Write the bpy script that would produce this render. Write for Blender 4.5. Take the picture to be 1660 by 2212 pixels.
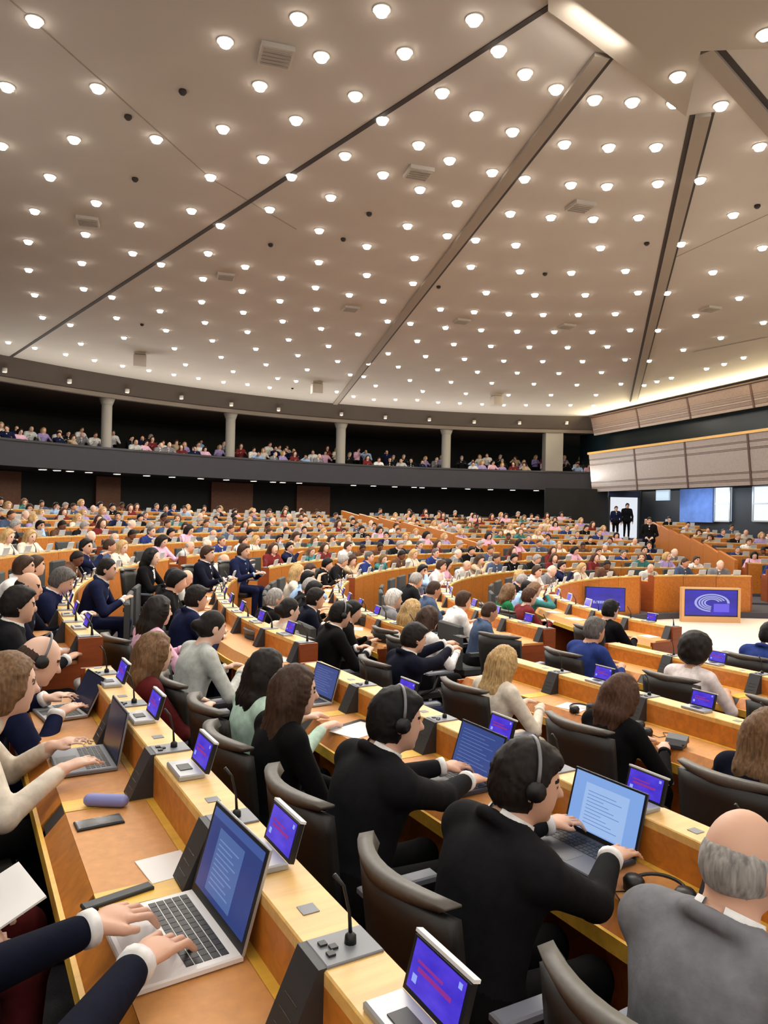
import bpy, bmesh, math, random
import numpy as np
from mathutils import Vector, Matrix
random.seed(7)
rng = np.random.default_rng(7)
PI = math.pi
R_ = math.radians
for o in list(bpy.data.objects): bpy.data.objects.remove(o)
sc = bpy.context.scene
COL = sc.collection

# ------------------------------------------------------------------ camera, world, exposure
CZ = 1.81                       # camera height over the floor of the row it stands in
F, CX, CY = 1600.0, 830.0, 1106.0
ROLL, PITCH = R_(1.2), 6.0/1600
cam_d = bpy.data.cameras.new('camera'); cam = bpy.data.objects.new('camera', cam_d); COL.objects.link(cam)
cam_d.sensor_fit = 'VERTICAL'; cam_d.sensor_height = 24.0; cam_d.lens = F/2212*24.0
cam_d.clip_end = 300; cam_d.clip_start = 0.05
CROT = Matrix.Rotation(PI/2 + PITCH, 3, 'X') @ Matrix.Rotation(ROLL, 3, 'Z')
cam.matrix_world = Matrix.Translation((0, 0, CZ)) @ CROT.to_4x4()
sc.camera = cam
w = bpy.data.worlds.new('world'); sc.world = w; w.use_nodes = True
w.node_tree.nodes['Background'].inputs[0].default_value = (1.0, 0.97, 0.93, 1)
w.node_tree.nodes['Background'].inputs[1].default_value = 0.85
sc.view_settings.view_transform = 'Standard'; sc.view_settings.look = 'None'
sc.view_settings.exposure = -0.08; sc.view_settings.gamma = 1.0; sc.view_settings.use_curve_mapping = False

try:
    cy = sc.cycles; cy.max_bounces = 5; cy.diffuse_bounces = 3; cy.glossy_bounces = 2; cy.transmission_bounces = 2; cy.caustics_reflective = False; cy.caustics_refractive = False
except Exception: pass

CC = Vector((9.3, 12.4))        # centre of the hemicycle in plan
HCEIL = 5.55 + CZ

def area(name, loc, size, energy, target, color=(1, .95, .89)):
    l = bpy.data.lights.new(name, 'AREA'); l.shape = 'RECTANGLE'; l.size, l.size_y = size; l.energy = energy; l.color = color
    o = bpy.data.objects.new(name, l); COL.objects.link(o); o.location = loc
    o.rotation_euler = (Vector(target) - Vector(loc)).to_track_quat('-Z', 'Y').to_euler(); return o
def polar(R, th, z=0.0):        # th in degrees, 0 = directly to the camera side along -X, negative away from the camera
    t = R_(th); return Vector((CC.x - R*math.cos(t), CC.y - R*math.sin(t), z))
# added fill lamps without fittings, before the parapet and over the seats, brightening the ceiling
for i, th in enumerate((-35, -50, -65, -80, -95)):
    p = polar(27.7, th, 2.2 + CZ); q = polar(15, th, HCEIL+1)
    area('balcony_uplight', p, (6.5, .3), 330, q)
for p, t in (((4, 3.0, 3.6), (2, 13, HCEIL)), ((-7, 9, 3.4), (0, 15, HCEIL)), ((10, 12, 2.2), (6, 16, HCEIL))):
    area('standing_uplight', p, (3, 3), 80, t)  # added panels floating in the hall, fill light for the ceiling

# ------------------------------------------------------------------ pixel helpers (photograph frame 1660 x 2212)
def ray(px, py): return (CROT @ Vector(((px-CX)/F, -(py-CY)/F, -1.0)))
def on_z(px, py, z):            # point on the horizontal plane z (world)
    d = ray(px, py); t = (z-CZ)/d.z; return Vector((d.x*t, d.y*t, z))
def at_y(px, py, Y):
    d = ray(px, py); t = Y/d.y; return Vector((d.x*t, Y, CZ + d.z*t))
def on_circle(px, py, R):       # on the vertical cylinder of radius R about the centre, far root
    d = ray(px, py); a = d.x**2+d.y**2; b = -2*(d.x*CC.x+d.y*CC.y); c = CC.x**2+CC.y**2-R*R
    t = (-b+math.sqrt(b*b-4*a*c))/(2*a); return Vector((d.x*t, d.y*t, CZ+d.z*t))
def project(p):
    v = CROT.transposed() @ (Vector(p)-Vector((0, 0, CZ)))
    if v.z > -.2: return None
    return (CX + F*v.x/-v.z, CY - F*v.y/-v.z, -v.z)
def in_view(p, m=60):
    q = project(p); return q is not None and -m < q[0] < 1660+m and -m < q[1] < 2212+m

# ------------------------------------------------------------------ materials
def lin(c):
    return tuple(((x/255)/12.92 if x/255 <= .04045 else ((x/255+.055)/1.055)**2.4) for x in c)
MATS = {}
def mat(name, rgb, rough=.55, kind=None, emit=0.0, metal=0.0, spec=None, scale=8.0, amt=.25, bump=0.0):
    if name in MATS: return MATS[name]
    m = bpy.data.materials.new(name); m.use_nodes = True; nt = m.node_tree; b = nt.nodes['Principled BSDF']
    col = lin(rgb); b.inputs['Roughness'].default_value = rough; b.inputs['Metallic'].default_value = metal
    if spec is not None: b.inputs['Specular IOR Level'].default_value = spec
    b.inputs['Base Color'].default_value = (*col, 1)
    if emit:
        b.inputs['Emission Color'].default_value = (*col, 1); b.inputs['Emission Strength'].default_value = emit
        b.inputs['Base Color'].default_value = (.01, .01, .01, 1)
    if kind:
        tc = nt.nodes.new('ShaderNodeTexCoord'); mp = nt.nodes.new('ShaderNodeMapping')
        nt.links.new(tc.outputs['Object'], mp.inputs[0])
        no = nt.nodes.new('ShaderNodeTexNoise'); no.inputs['Scale'].default_value = scale; no.inputs['Detail'].default_value = 4
        nt.links.new(mp.outputs[0], no.inputs['Vector'])
        if kind == 'wood': mp.inputs['Scale'].default_value = (1.0, 9.0, 9.0); no.inputs['Distortion'].default_value = .6
        if kind == 'hair': mp.inputs['Scale'].default_value = (9.0, 9.0, .9)
        rp = nt.nodes.new('ShaderNodeValToRGB')
        rp.color_ramp.elements[0].position = .3; rp.color_ramp.elements[1].position = .7
        lo = [c*(1-amt) for c in col]; hi = [min(1, c*(1+amt)) for c in col]
        rp.color_ramp.elements[0].color = (*lo, 1); rp.color_ramp.elements[1].color = (*hi, 1)
        nt.links.new(no.outputs[0], rp.inputs[0]); nt.links.new(rp.outputs[0], b.inputs['Base Color'])
        if bump:
            bp = nt.nodes.new('ShaderNodeBump'); bp.inputs['Strength'].default_value = bump; bp.inputs['Distance'].default_value = .01
            nt.links.new(no.outputs[0], bp.inputs['Height']); nt.links.new(bp.outputs[0], b.inputs['Normal'])
    MATS[name] = m; return m
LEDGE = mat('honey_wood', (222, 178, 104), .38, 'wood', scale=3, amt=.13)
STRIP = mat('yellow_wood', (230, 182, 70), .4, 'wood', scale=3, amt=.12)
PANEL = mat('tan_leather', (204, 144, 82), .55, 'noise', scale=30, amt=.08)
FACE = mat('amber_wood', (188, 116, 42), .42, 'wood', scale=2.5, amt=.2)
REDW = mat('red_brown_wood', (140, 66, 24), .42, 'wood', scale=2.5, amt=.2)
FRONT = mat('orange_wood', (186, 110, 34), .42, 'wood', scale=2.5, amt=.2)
DGREY = mat('dark_grey_plastic', (42, 43, 46), .5)
MGREY = mat('mid_grey_plate', (118, 120, 126), .45)
SILVER = mat('silver_plastic', (168, 170, 172), .35, metal=.3)
WHITEP = mat('white_plastic', (226, 224, 222), .35)
BLACK = mat('black_plastic', (16, 16, 18), .45)
LEATHER = mat('black_leather', (27, 26, 25), .5, 'noise', scale=60, amt=.15, bump=.05)
PIPING = mat('grey_leather_edge', (92, 88, 82), .5, 'noise', scale=60, amt=.1)
PAD = mat('grey_arm_pad', (126, 130, 142), .4)
PAPER = mat('white_paper', (240, 238, 236), .7)
CARPET = mat('grey_carpet', (72, 70, 76), .95, 'noise', scale=120, amt=.25)
CREAMF = mat('cream_floor', (238, 222, 204), .6, 'noise', scale=3, amt=.03)
CEIL = mat('ceiling_plaster', (172, 164, 153), .9, 'noise', scale=1.2, amt=.02)
CEIL2 = mat('ceiling_beam', (140, 128, 114), .9)
DARKGAP = mat('dark_gap', (52, 44, 38), .9)
FASC = mat('brown_fascia', (72, 62, 53), .85, 'noise', scale=1, amt=.05)
PARA = mat('charcoal_parapet', (50, 50, 57), .75, 'noise', scale=40, amt=.12)
PILL = mat('pillar_plaster', (158, 154, 146), .8)
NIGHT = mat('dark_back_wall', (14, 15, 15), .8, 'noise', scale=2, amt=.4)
BWOOD = mat('brown_panel_wood', (98, 52, 26), .55, 'wood', scale=2, amt=.25)
LAMP = mat('downlight_glow', (255, 249, 240), emit=640)
LAMPD = mat('downlight_dome', (255, 247, 236), emit=9)  # dome shape and weak glow imitate the round glare around each lamp
LAMP2 = mat('small_spot_glow', (255, 240, 220), emit=9)
RIM = mat('downlight_rim', (214, 206, 196), .5)
SKIN = [mat('skin_a', (214, 168, 142), .55), mat('skin_b', (192, 142, 112), .55), mat('skin_c', (226, 186, 164), .55), mat('skin_d', (110, 70, 50), .55)]
EYE = mat('eye_dark', (30, 24, 22), .3)

# ------------------------------------------------------------------ object helpers
def link(o, parent=None):
    COL.objects.link(o)
    if parent is not None: o.parent = parent
    return o
def tag(o, label, cat, group=None):
    o['label'] = label; o['category'] = cat
    if group: o['group'] = group
    return o
def empty(name, loc=(0, 0, 0), rz=0.0, label=None, cat=None, group=None, kind=None):
    o = bpy.data.objects.new(name, None); o.empty_display_size = .1; link(o); o.location = loc; o.rotation_euler = (0, 0, rz)
    if label: tag(o, label, cat, group)
    if kind: o['kind'] = kind
    return o
class MB:
    def __init__(s): s.v = []; s.f = []; s.m = []; s.sm = []
    def add(s, vs, fs, mi=0, smooth=False, M=None):
        n = len(s.v)
        s.v += [tuple(M @ Vector(v)) if M is not None else tuple(v) for v in vs]
        s.f += [tuple(i+n for i in f) for f in fs]; s.m += [mi]*len(fs); s.sm += [smooth]*len(fs); return s
    def box(s, x0, x1, y0, y1, z0, z1, mi=0, M=None, b=0.0):
        vs = [(x0,y0,z0),(x1,y0,z0),(x1,y1,z0),(x0,y1,z0),(x0,y0,z1),(x1,y0,z1),(x1,y1,z1),(x0,y1,z1)]
        if b > 0:                                           # chamfered top edges
            vs[4:] = [(x0+b,y0+b,z1),(x1-b,y0+b,z1),(x1-b,y1-b,z1),(x0+b,y1-b,z1)]
            mid = [(x0,y0,z1-b),(x1,y0,z1-b),(x1,y1,z1-b),(x0,y1,z1-b)]
            vs += mid
            fs = [(0,3,2,1),(4,5,6,7)] + [(i,(i+1)%4,8+(i+1)%4,8+i) for i in range(4)] + [(8+i,8+(i+1)%4,4+(i+1)%4,4+i) for i in range(4)]
        else:
            fs = [(0,3,2,1),(4,5,6,7),(0,1,5,4),(1,2,6,5),(2,3,7,6),(3,0,4,7)]
        return s.add(vs, fs, mi, M=M)
    def prism(s, prof, y0, y1, mi=0, M=None):               # profile in (x, z) swept along y
        n = len(prof); vs = [(x, y0, z) for x, z in prof] + [(x, y1, z) for x, z in prof]
        fs = [tuple(range(n)), tuple(range(2*n-1, n-1, -1))] + [(i, i+n, (i+1) % n+n, (i+1) % n) for i in range(n)]
        return s.add(vs, fs, mi, M=M)
    def tube(s, pts, r, seg=8, mi=0, M=None, cap=True):
        pts = [Vector(p) for p in pts]; rs = r if isinstance(r, (list, tuple)) else [r]*len(pts); vs = []; fs = []
        up = None
        for i, p in enumerate(pts):
            d = (pts[min(i+1, len(pts)-1)]-pts[max(i-1, 0)]).normalized()
            if up is None: up = Vector((0, 0, 1)) if abs(d.z) < .9 else Vector((1, 0, 0))
            a = d.cross(up).normalized(); b = a.cross(d).normalized(); up = b
            for k in range(seg):
                t = 2*PI*k/seg; vs.append(p + a*math.cos(t)*rs[i] + b*math.sin(t)*rs[i])
        for i in range(len(pts)-1):
            for k in range(seg):
                fs.append((i*seg+k, i*seg+(k+1) % seg, (i+1)*seg+(k+1) % seg, (i+1)*seg+k))
        if cap: fs += [tuple(range(seg-1, -1, -1)), tuple(range((len(pts)-1)*seg, len(pts)*seg))]
        return s.add(vs, fs, mi, True, M)
    def disc(s, c, r, seg=16, mi=0, down=True, r0=0.0):
        c = Vector(c); out = [c+Vector((math.cos(2*PI*k/seg)*r, math.sin(2*PI*k/seg)*r, 0)) for k in range(seg)]
        if r0:
            inn = [c+Vector((math.cos(2*PI*k/seg)*r0, math.sin(2*PI*k/seg)*r0, 0)) for k in range(seg)]
            return s.add(out+inn, [((k, (k+1) % seg, seg+(k+1) % seg, seg+k) if not down else (k, seg+k, seg+(k+1) % seg, (k+1) % seg)) for k in range(seg)], mi)
        return s.add(out, [tuple(range(seg)) if not down else tuple(range(seg-1, -1, -1))], mi)
    def mesh(s, name, mats):
        me = bpy.data.meshes.new(name); me.from_pydata(s.v, [], s.f)
        for m in (mats if isinstance(mats, (list, tuple)) else [mats]): me.materials.append(m)
        me.polygons.foreach_set('material_index', s.m); me.polygons.foreach_set('use_smooth', s.sm); me.update(); return me
    def build(s, name, mats, parent=None, loc=None, rz=None):
        o = bpy.data.objects.new(name, s.mesh(name, mats)); link(o, parent)
        if loc is not None: o.location = loc
        if rz is not None: o.rotation_euler = (0, 0, rz)
        return o
def inst(name, me, parent=None, loc=(0, 0, 0), rz=0.0):
    o = bpy.data.objects.new(name, me); link(o, parent); o.location = loc; o.rotation_euler = (0, 0, rz); return o
def struct(o): o['kind'] = 'structure'; return o
def copy_tree(o, loc, rz, label=None, group=None):
    c = o.copy(); COL.objects.link(c); c.location = loc; c.rotation_euler = (0, 0, rz)
    if label: c['label'] = label
    if group: c['group'] = group
    for ch in o.children:
        d = ch.copy(); COL.objects.link(d); d.parent = c
        for g in ch.children:
            e = g.copy(); COL.objects.link(e); e.parent = d
    return c
def arc_sheet(mb, R0, z0, R1, z1, t0, t1, n, mi=0):          # ruled surface between two arcs
    vs = []; 
    for i in range(n+1):
        t = t0+(t1-t0)*i/n; vs.append(polar(R0, t, z0)); vs.append(polar(R1, t, z1))
    return mb.add(vs, [(2*i, 2*i+1, 2*i+3, 2*i+2) for i in range(n)], mi)
def arc_solid(mb, prof, t0, t1, n, mi=0):                   # profile of (R, z) points swept round the centre
    k = len(prof); vs = []
    for i in range(n+1):
        t = t0+(t1-t0)*i/n; vs += [polar(r, t, z) for r, z in prof]
    fs = [(i*k+j, i*k+(j+1) % k, (i+1)*k+(j+1) % k, (i+1)*k+j) for i in range(n) for j in range(k)]
    fs += [tuple(range(k)), tuple(range((n+1)*k-1, n*k-1, -1))]
    return mb.add(vs, fs, mi)

# ================================================================== SETTING
# rows: floor heights (world z = relative to the camera's row), arc radii of the ledge's user side
RK = {-4: 6.4, -3: 8.3, -2: 10.1, -1: 11.8, 0: 13.5, 1: 15.25, 2: 17.0, 3: 18.75, 4: 20.5, 5: 22.25, 6: 24.0}
ZK = {-4: -.44, -3: -.39, -2: -.31, -1: -.17, 0: 0.0, 1: .14, 2: .28, 3: .42, 4: .56, 5: .70, 6: .84}
ZWELL = -.58
SECT = [(32.5, -6.0), (-9.5, -60.5), (-64.5, -90.0), (-99.5, -122.0)]
# well floor
mb = MB(); mb.add([polar(6.6, t, ZWELL) for t in range(40, -141, -6)], [tuple(range(31))][0:1])
struct(mb.build('floor', CREAMF))
mb = MB(); mb.box(7.5, 20, 2, 22, ZWELL-.1, ZWELL-.01); struct(mb.build('floor', CREAMF))
# ring tiers beyond the aisle
ks = sorted(RK)
for i, k in enumerate(ks):
    rin = RK[k]-.32; rout = RK[ks[i+1]]-.32 if k < 6 else 31.5
    zlo = ZWELL if i == 0 else ZK[ks[i-1]]
    t0 = 33 if k < 1 else 40
    mb = MB(); arc_solid(mb, [(rin, zlo-.3), (rin, ZK[k]), (rout, ZK[k]), (rout, zlo-.3)], t0, -128, 60)
    struct(mb.build('floor', CARPET))
# straight tiers of the camera's own section
N2 = Vector((math.cos(R_(30)), math.sin(R_(30)))); T2 = Vector((-math.sin(R_(30)), math.cos(R_(30))))
def UV(u, v, z=0.0): p = N2*u+T2*v; return Vector((p.x, p.y, z))
SROT = R_(30)                    # rotation of a thing whose +x points along N2 and +y along T2
U0 = {0: .645, -1: 2.17, -2: 4.08, -3: 5.90, -4: 7.60}       # user-side ledge edge of each straight row
VEND = {0: 4.45, -1: 4.85, -2: 5.1, -3: 5.5, -4: 4.78}
edges = [-3.0, U0[0]+.45, U0[-1]+.45, U0[-2]+.45, U0[-3]+.45, U0[-4]+.5]
for i, k in enumerate((0, -1, -2, -3, -4)):
    mb = MB(); a, b = edges[i], edges[i+1]
    ends = [4.3+.11*a+.55, 4.3+.11*b+.55]
    mb.add([UV(a, -5, ZK[k]), UV(b, -5, ZK[k]), UV(b, ends[1], ZK[k]), UV(a, ends[0], ZK[k]),
            UV(a, -5, ZK[k]-.4), UV(b, -5, ZK[k]-.4), UV(b, ends[1], ZK[k]-.4), UV(a, ends[0], ZK[k]-.4)],
           [(0,1,2,3),(4,7,6,5),(0,4,5,1),(1,5,6,2),(2,6,7,3),(3,7,4,0)])
    struct(mb.build('floor', CARPET))

# ceiling: flat field with dark radial joints and beams
mb = MB(); n = 60
vs = [polar(28.0, 40-180*i/n, HCEIL) for i in range(n+1)]
mb.add(vs+[Vector((30, -14, HCEIL)), Vector((-20, -14, HCEIL))], [tuple(range(n+3))])
ceiling = struct(mb.build('ceiling', CEIL))
def strip_on_ceiling(name, p0, p1, w0, w1, off, drop, m, h=.05):
    a = on_z(*p0, HCEIL); b = on_z(*p1, HCEIL); d = (b-a).normalized(); s = Vector((-d.y, d.x, 0))
    vs = []
    for p, wd in ((a, w0), (b, w1)):
        for q in (off-wd/2, off+wd/2): vs += [p+s*q+Vector((0, 0, -drop)), p+s*q+Vector((0, 0, h))]
    mb = MB(); mb.add(vs, [(0,2,6,4),(1,5,7,3),(0,1,3,2),(4,6,7,5),(0,4,5,1),(2,3,7,6)])
    return mb.build(name, m, ceiling)
RIBS = [((1190, 12), (-40, 812)), ((1325, 118), (714, 893)), ((1497, 248), (1363, 868)), ((1548, 95), (1800, 395))]
for i, (a, b) in enumerate(RIBS):
    sgn = -1
    strip_on_ceiling('joint', a, b, .075, .12, 0, .012, DARKGAP)
    if i: strip_on_ceiling('beam', a, b, .20, .24, .135 if i != 2 else -.135, .05, CEIL2)
    if i == 2: strip_on_ceiling('joint', a, b, .04, .09, -.26, .012, DARKGAP)
strip_on_ceiling('joint', (1312, 104), (1332, 116), .10, .10, .0, .014, DARKGAP)
for a, b in (((18, -4), (455, 385)), ((455, 385), (640, 495)), ((1660, 463), (1440, 565)), ((1660, 728), (1500, 760))):
    strip_on_ceiling('joint', a, b, .018, .018, 0, .006, CEIL2)
# lowered central plate at the hub with its lit slot
hub = [on_z(1185, 4, HCEIL), on_z(1260, 58, HCEIL), on_z(1330, 112, HCEIL), on_z(1483, 236, HCEIL), on_z(1515, 92, HCEIL), on_z(1700, 84, HCEIL), on_z(1900, -900, HCEIL), on_z(1185, -900, HCEIL)]
mb = MB(); k = len(hub)
mb.add([p+Vector((0, 0, -.10)) for p in hub]+[p+Vector((0, 0, .02)) for p in hub], [tuple(range(k-1, -1, -1))]+[(i, (i+1) % k, (i+1) % k+k, i+k) for i in range(k)])
struct(mb.build('trim_1', mat('hub_plate', (152, 141, 126), .9)))
p0, p1 = on_z(1222, 34, HCEIL-.03), on_z(1296, 92, HCEIL-.03)
l = area('hub_slot_lamp', (p0+p1)/2+Vector((.16, -.2, -.20)), (1.0, .08), 9, (p0+p1)/2+Vector((-.45, .55, .05)))
# downlights
LIGHTS = [(75,42),(15,185),(211,188),(487,88),(645,37),(825,20),(1025,40),(875,112),(695,120),(562,183),(768,205),(956,198),(1078,107),(1135,157),(1202,190),(1285,213),(1367,218),(1457,220),(1465,145),(1558,226),(1655,52),
(3,312),(160,299),(338,298),(482,276),(640,257),(826,257),(1030,247),(1108,282),(1220,309),(1316,316),(1418,315),(1642,314),
(569,341),(746,334),(905,311),(972,344),(828,375),(1064,370),(1134,384),(1234,397),(1312,400),(1422,394),(1513,387),
(108,380),(455,380),(630,379),(715,424),(908,407),(988,436),(1103,459),(1191,467),(1282,471),(1380,467),(1585,462),
(75,454),(208,436),(414,453),(583,450),(301,482),(476,485),(690,496),(881,486),(967,507),(1028,516),(1115,527),(1298,533),(1472,525),(1648,533),
(61,520),(185,504),(287,545),(450,545),(793,530),(896,555),(689,564),(530,574),(348,569),(1018,574),(1124,584),(1235,587),(1352,583),(1541,586),
(62,581),(177,566),(439,600),(608,598),(793,592),(893,610),(682,619),(523,627),(1051,630),(1156,635),(1265,635),(1379,630),(1442,631),(1598,642),
(75,635),(181,622),(242,640),(342,622),(436,650),(605,648),(755,635),(828,648),(684,666),(346,670),(526,673),(952,666),(1025,672),(1100,676),(1174,678),(1250,678),(1330,676),(1504,680),(1650,695),
(92,684),(152,700),(252,685),(443,695),(611,692),(838,692),(694,708),(887,697),(963,706),(1040,711),(1118,714),(1198,715),(1280,715),(1362,711),(1422,712),(1558,728),
(18,738),(175,741),(268,728),(359,712),(459,734),(535,715),(624,732),(774,720),(710,746),(902,735),(981,742),(1061,746),(1144,748),(1227,749),(1313,747),(1477,754),
(75,750),(142,764),(204,777),(377,751),(478,770),(553,752),(644,766),(839,762),(730,779),(920,768),(1004,774),(1089,778),(1173,779),(1259,779),(1351,775),(1403,778),
(265,789),(322,799),(401,786),(504,801),(575,786),(664,797),(796,784),(757,808),(861,791),(946,797),(1032,802),(1118,804),(1208,805),(1300,803),(1527,795),(1565,785),(1607,771),
(376,808),(429,816),(483,824),(535,829),(583,836),(600,816),(685,840),(640,822),(728,845),(786,812),(812,832),(764,855),(808,862),(886,820),(914,844),(975,824),(1007,849),(1063,826),(1099,852),(1154,828),(1191,852),(1247,830),(1288,852),(1342,828),(1392,831),(1420,823),(1451,815),
(902,863),(947,868),(994,870),(1042,872),(1089,874),(1137,874),(1185,874),(1233,874),(1283,875),(855,862)]
mb = MB(); mb.tube([(0, 0, -.004), (0, 0, -.03), (0, 0, -.05), (0, 0, -.062)], [.085, .08, .07, .058], 14, 2, cap=False); mb.disc((0, 0, -.0625), .058, 14, 0); mb.disc((0, 0, -.010), .10, 14, 1, r0=.08)
mb.tube([(0, 0, 0), (0, 0, -.012)], .10, 14, 1, cap=False)
dl_mesh = mb.mesh('downlight', [LAMP, RIM, LAMPD])
for px, py in LIGHTS:
    p = on_z(px, py, HCEIL)
    if (px, py) in ((1465, 145), (1655, 52)): p.z -= .10
    o = inst('downlight', dl_mesh, None, p)
    tag(o, 'round white glowing downlight recessed in the beige main ceiling', 'ceiling light', 'downlights across the main ceiling')
# the same downlights go on over the seats around and behind the camera
for i in range(9):
    for j in range(8):
        p = Vector((-9.5+2.4*i+(j % 2)*1.2, -10.5+2.4*j, HCEIL)); q = project(p)
        if q is not None and -30 < q[0] < 1690 and -30 < q[1] < 2212: continue
        tag(inst('downlight', dl_mesh, None, p), 'round white glowing downlight recessed in the beige main ceiling', 'ceiling light', 'downlights across the main ceiling')
# loudspeaker/vent boxes on the ceiling and small sensors
mb = MB(); mb.box(-.2, .2, -.2, .2, -.07, 0, 0); mb.box(-.17, .17, -.17, .17, -.075, -.071, 1)
vent_mesh = mb.mesh('ceiling_vent', [mat('vent_white', (178, 168, 156), .7), mat('vent_grille', (150, 140, 128), .8)])
for px, py in ((597,115),(190,475),(303,763),(905,370),(1255,443),(758,665),(488,595),(685,825),(1073,852),(998,692),(1225,703),(1535,665)):
    v = empty('ceiling_vent', on_z(px, py, HCEIL), .3, 'square pale box vent fixed to the ceiling between downlights', 'ceiling vent', 'box vents on the ceiling')
    mbv = MB(); mbv.box(-.2, .2, -.2, .2, -.06, 0); 
    o = inst('housing', MATS_HOUSING if 'MATS_HOUSING' in globals() else mbv.mesh('housing', MATS['vent_white']), v); MATS_HOUSING = o.data
    for j in range(5):
        mbs = MB(); mbs.box(-.17, .17, -.015, .015, -.075, -.06)
        s_ = inst('slat', MATS_SLAT if 'MATS_SLAT' in globals() else mbs.mesh('slat', MATS['vent_grille']), v, (0, -.14+.07*j, 0)); MATS_SLAT = s_.data
    if (px, py) in ((303,763),(685,825),(1073,852)):
        v['label'] = 'pale projector box hanging from the ceiling near the balcony'; v['category'] = 'projector'; v['group'] = 'projector boxes'
        mbv = MB(); mbv.box(-.22, .22, -.22, .22, -.5, -.08, b=.03); mbv.build('projector_case', MATS['vent_white'], v)
mb = MB(); mb.tube([(0, 0, 0), (0, 0, -.03), (0, 0, -.06)], [.05, .055, .03], 10)
sm = mb.mesh('ceiling_sensor', DARKGAP)
for px, py in ((277,250),(292,385),(395,195),(585,527),(742,515),(307,700),(632,838),(1178,590),(1398,524),(1637,443),(948,618),(798,460)):
    tag(inst('ceiling_sensor', sm, None, on_z(px, py, HCEIL)), 'tiny dark round sensor on the beige ceiling', 'sensor', 'small dark ceiling sensors')

# slanted brown fascia round the ceiling and its spots
mb = MB(); arc_sheet(mb, 27.6, HCEIL, 28.2, 4.85+CZ, 40, -128, 70); arc_sheet(mb, 28.2, 4.85+CZ, 28.2, 4.72+CZ, 40, -128, 70); arc_sheet(mb, 28.2, 4.72+CZ, 36, 4.72+CZ, 40, -128, 70)
struct(mb.build('trim_2', FASC))
mb = MB(); arc_solid(mb, [(28.15, 4.70+CZ), (28.15, 4.86+CZ), (28.4, 4.86+CZ), (28.4, 4.70+CZ)], 40, -128, 70); struct(mb.build('trim_3', mat('grey_edge', (120, 110, 100), .8)))
mb = MB(); mb.tube([(0, 0, .05), (0, 0, -.10)], .09, 10, 1); mb.disc((0, 0, -.105), .07, 10, 0)
fs_mesh = mb.mesh('fascia_spot', [LAMP2, RIM])
for px, py in ((10,798),(150,822),(275,843),(392,857),(500,872),(602,883),(738,893),(833,900),(928,905),(1025,910),(1123,912),(1225,912)):
    o = inst('fascia_spot', fs_mesh, None, on_circle(px, py, 27.85))
    tag(o, 'small white spotlight on the brown band edging the ceiling', 'spotlight', 'spots along the brown ceiling edge')

# balcony: slab, parapet, back wall, pillars
mb = MB(); arc_solid(mb, [(28.0, 1.55+CZ), (28.0, 2.52+CZ), (28.25, 2.52+CZ), (28.25, 1.75+CZ), (36, 1.75+CZ), (36, 1.55+CZ)], 40, -101, 70)
struct(mb.build('wall_balcony', PARA))
mb = MB(); arc_solid(mb, [(27.95, 2.50+CZ), (27.95, 2.58+CZ), (28.3, 2.58+CZ), (28.3, 2.50+CZ)], 40, -101, 70)
struct(mb.build('trim_4', mat('parapet_cap', (44, 44, 48), .6)))
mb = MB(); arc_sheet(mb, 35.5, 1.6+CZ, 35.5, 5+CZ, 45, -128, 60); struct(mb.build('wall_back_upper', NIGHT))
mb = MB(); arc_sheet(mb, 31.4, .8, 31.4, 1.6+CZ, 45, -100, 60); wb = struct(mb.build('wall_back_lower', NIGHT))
for x0, x1 in ((-20, 42), (205, 258), (455, 545), (640, 712)):
    a = on_circle((x0), 1050, 31.35); b = on_circle(x1, 1050, 31.35)
    ta = math.degrees(math.atan2(CC.y-a.y, CC.x-a.x)); tb = math.degrees(math.atan2(CC.y-b.y, CC.x-b.x))
    mb = MB(); arc_solid(mb, [(31.2, .8), (31.2, 1.5+CZ), (31.38, 1.5+CZ), (31.38, .8)], ta, tb, 4); mb.build('panel', BWOOD, wb)
PILLARS = []
for px, wd in ((230, .44), (498, .46), (737, .5), (965, .5), (1195, .95)):
    p = on_circle(px, 930, 28.75); mb = MB(); PILLARS.append(p.xy)
    if wd < .9: mb.tube([(0, 0, 1.7+CZ), (0, 0, 4.75+CZ)], [wd/2, wd/2], 20, cap=False); mb.tube([(0,0,4.45+CZ),(0,0,4.75+CZ)], [wd/2+.01, wd/2+.12], 20, cap=False)
    else: mb.box(-wd/2, wd/2, -wd/2, wd/2, 1.7+CZ, 4.75+CZ)
    struct(mb.build('pillar', PILL, None, (p.x, p.y, 0), math.atan2(p.y-CC.y, p.x-CC.x)+PI/2))
mb = MB(); mb.tube([(0, 0, .02), (0, 0, -.05)], .17, 12, 1); mb.disc((0, 0, -.052), .15, 12, 0)
ub_mesh = mb.mesh('under_balcony_light', [mat('under_balcony_glow', (255, 244, 226), emit=11), RIM])
for px, py in ((92,1018),(123,1017),(151,1023),(192,1023),(253,1024),(317,1029),(372,1031),(434,1035),(489,1039),(548,1041),(590,1043),(611,1045),(647,1045),(764,1050),(807,1052),(853,1054),(895,1057),(912,1057),(960,1058),(1011,1060),(1060,1060),(1108,1062),(1159,1064),(1209,1065),(1261,1065),(1313,1066)):
    p = on_circle(px, py, 28.5); p.z = 1.55+CZ
    tag(inst('soffit_light', ub_mesh, None, p), 'small round white lamp under the dark balcony edge', 'ceiling light', 'lamps under the balcony edge')

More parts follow.
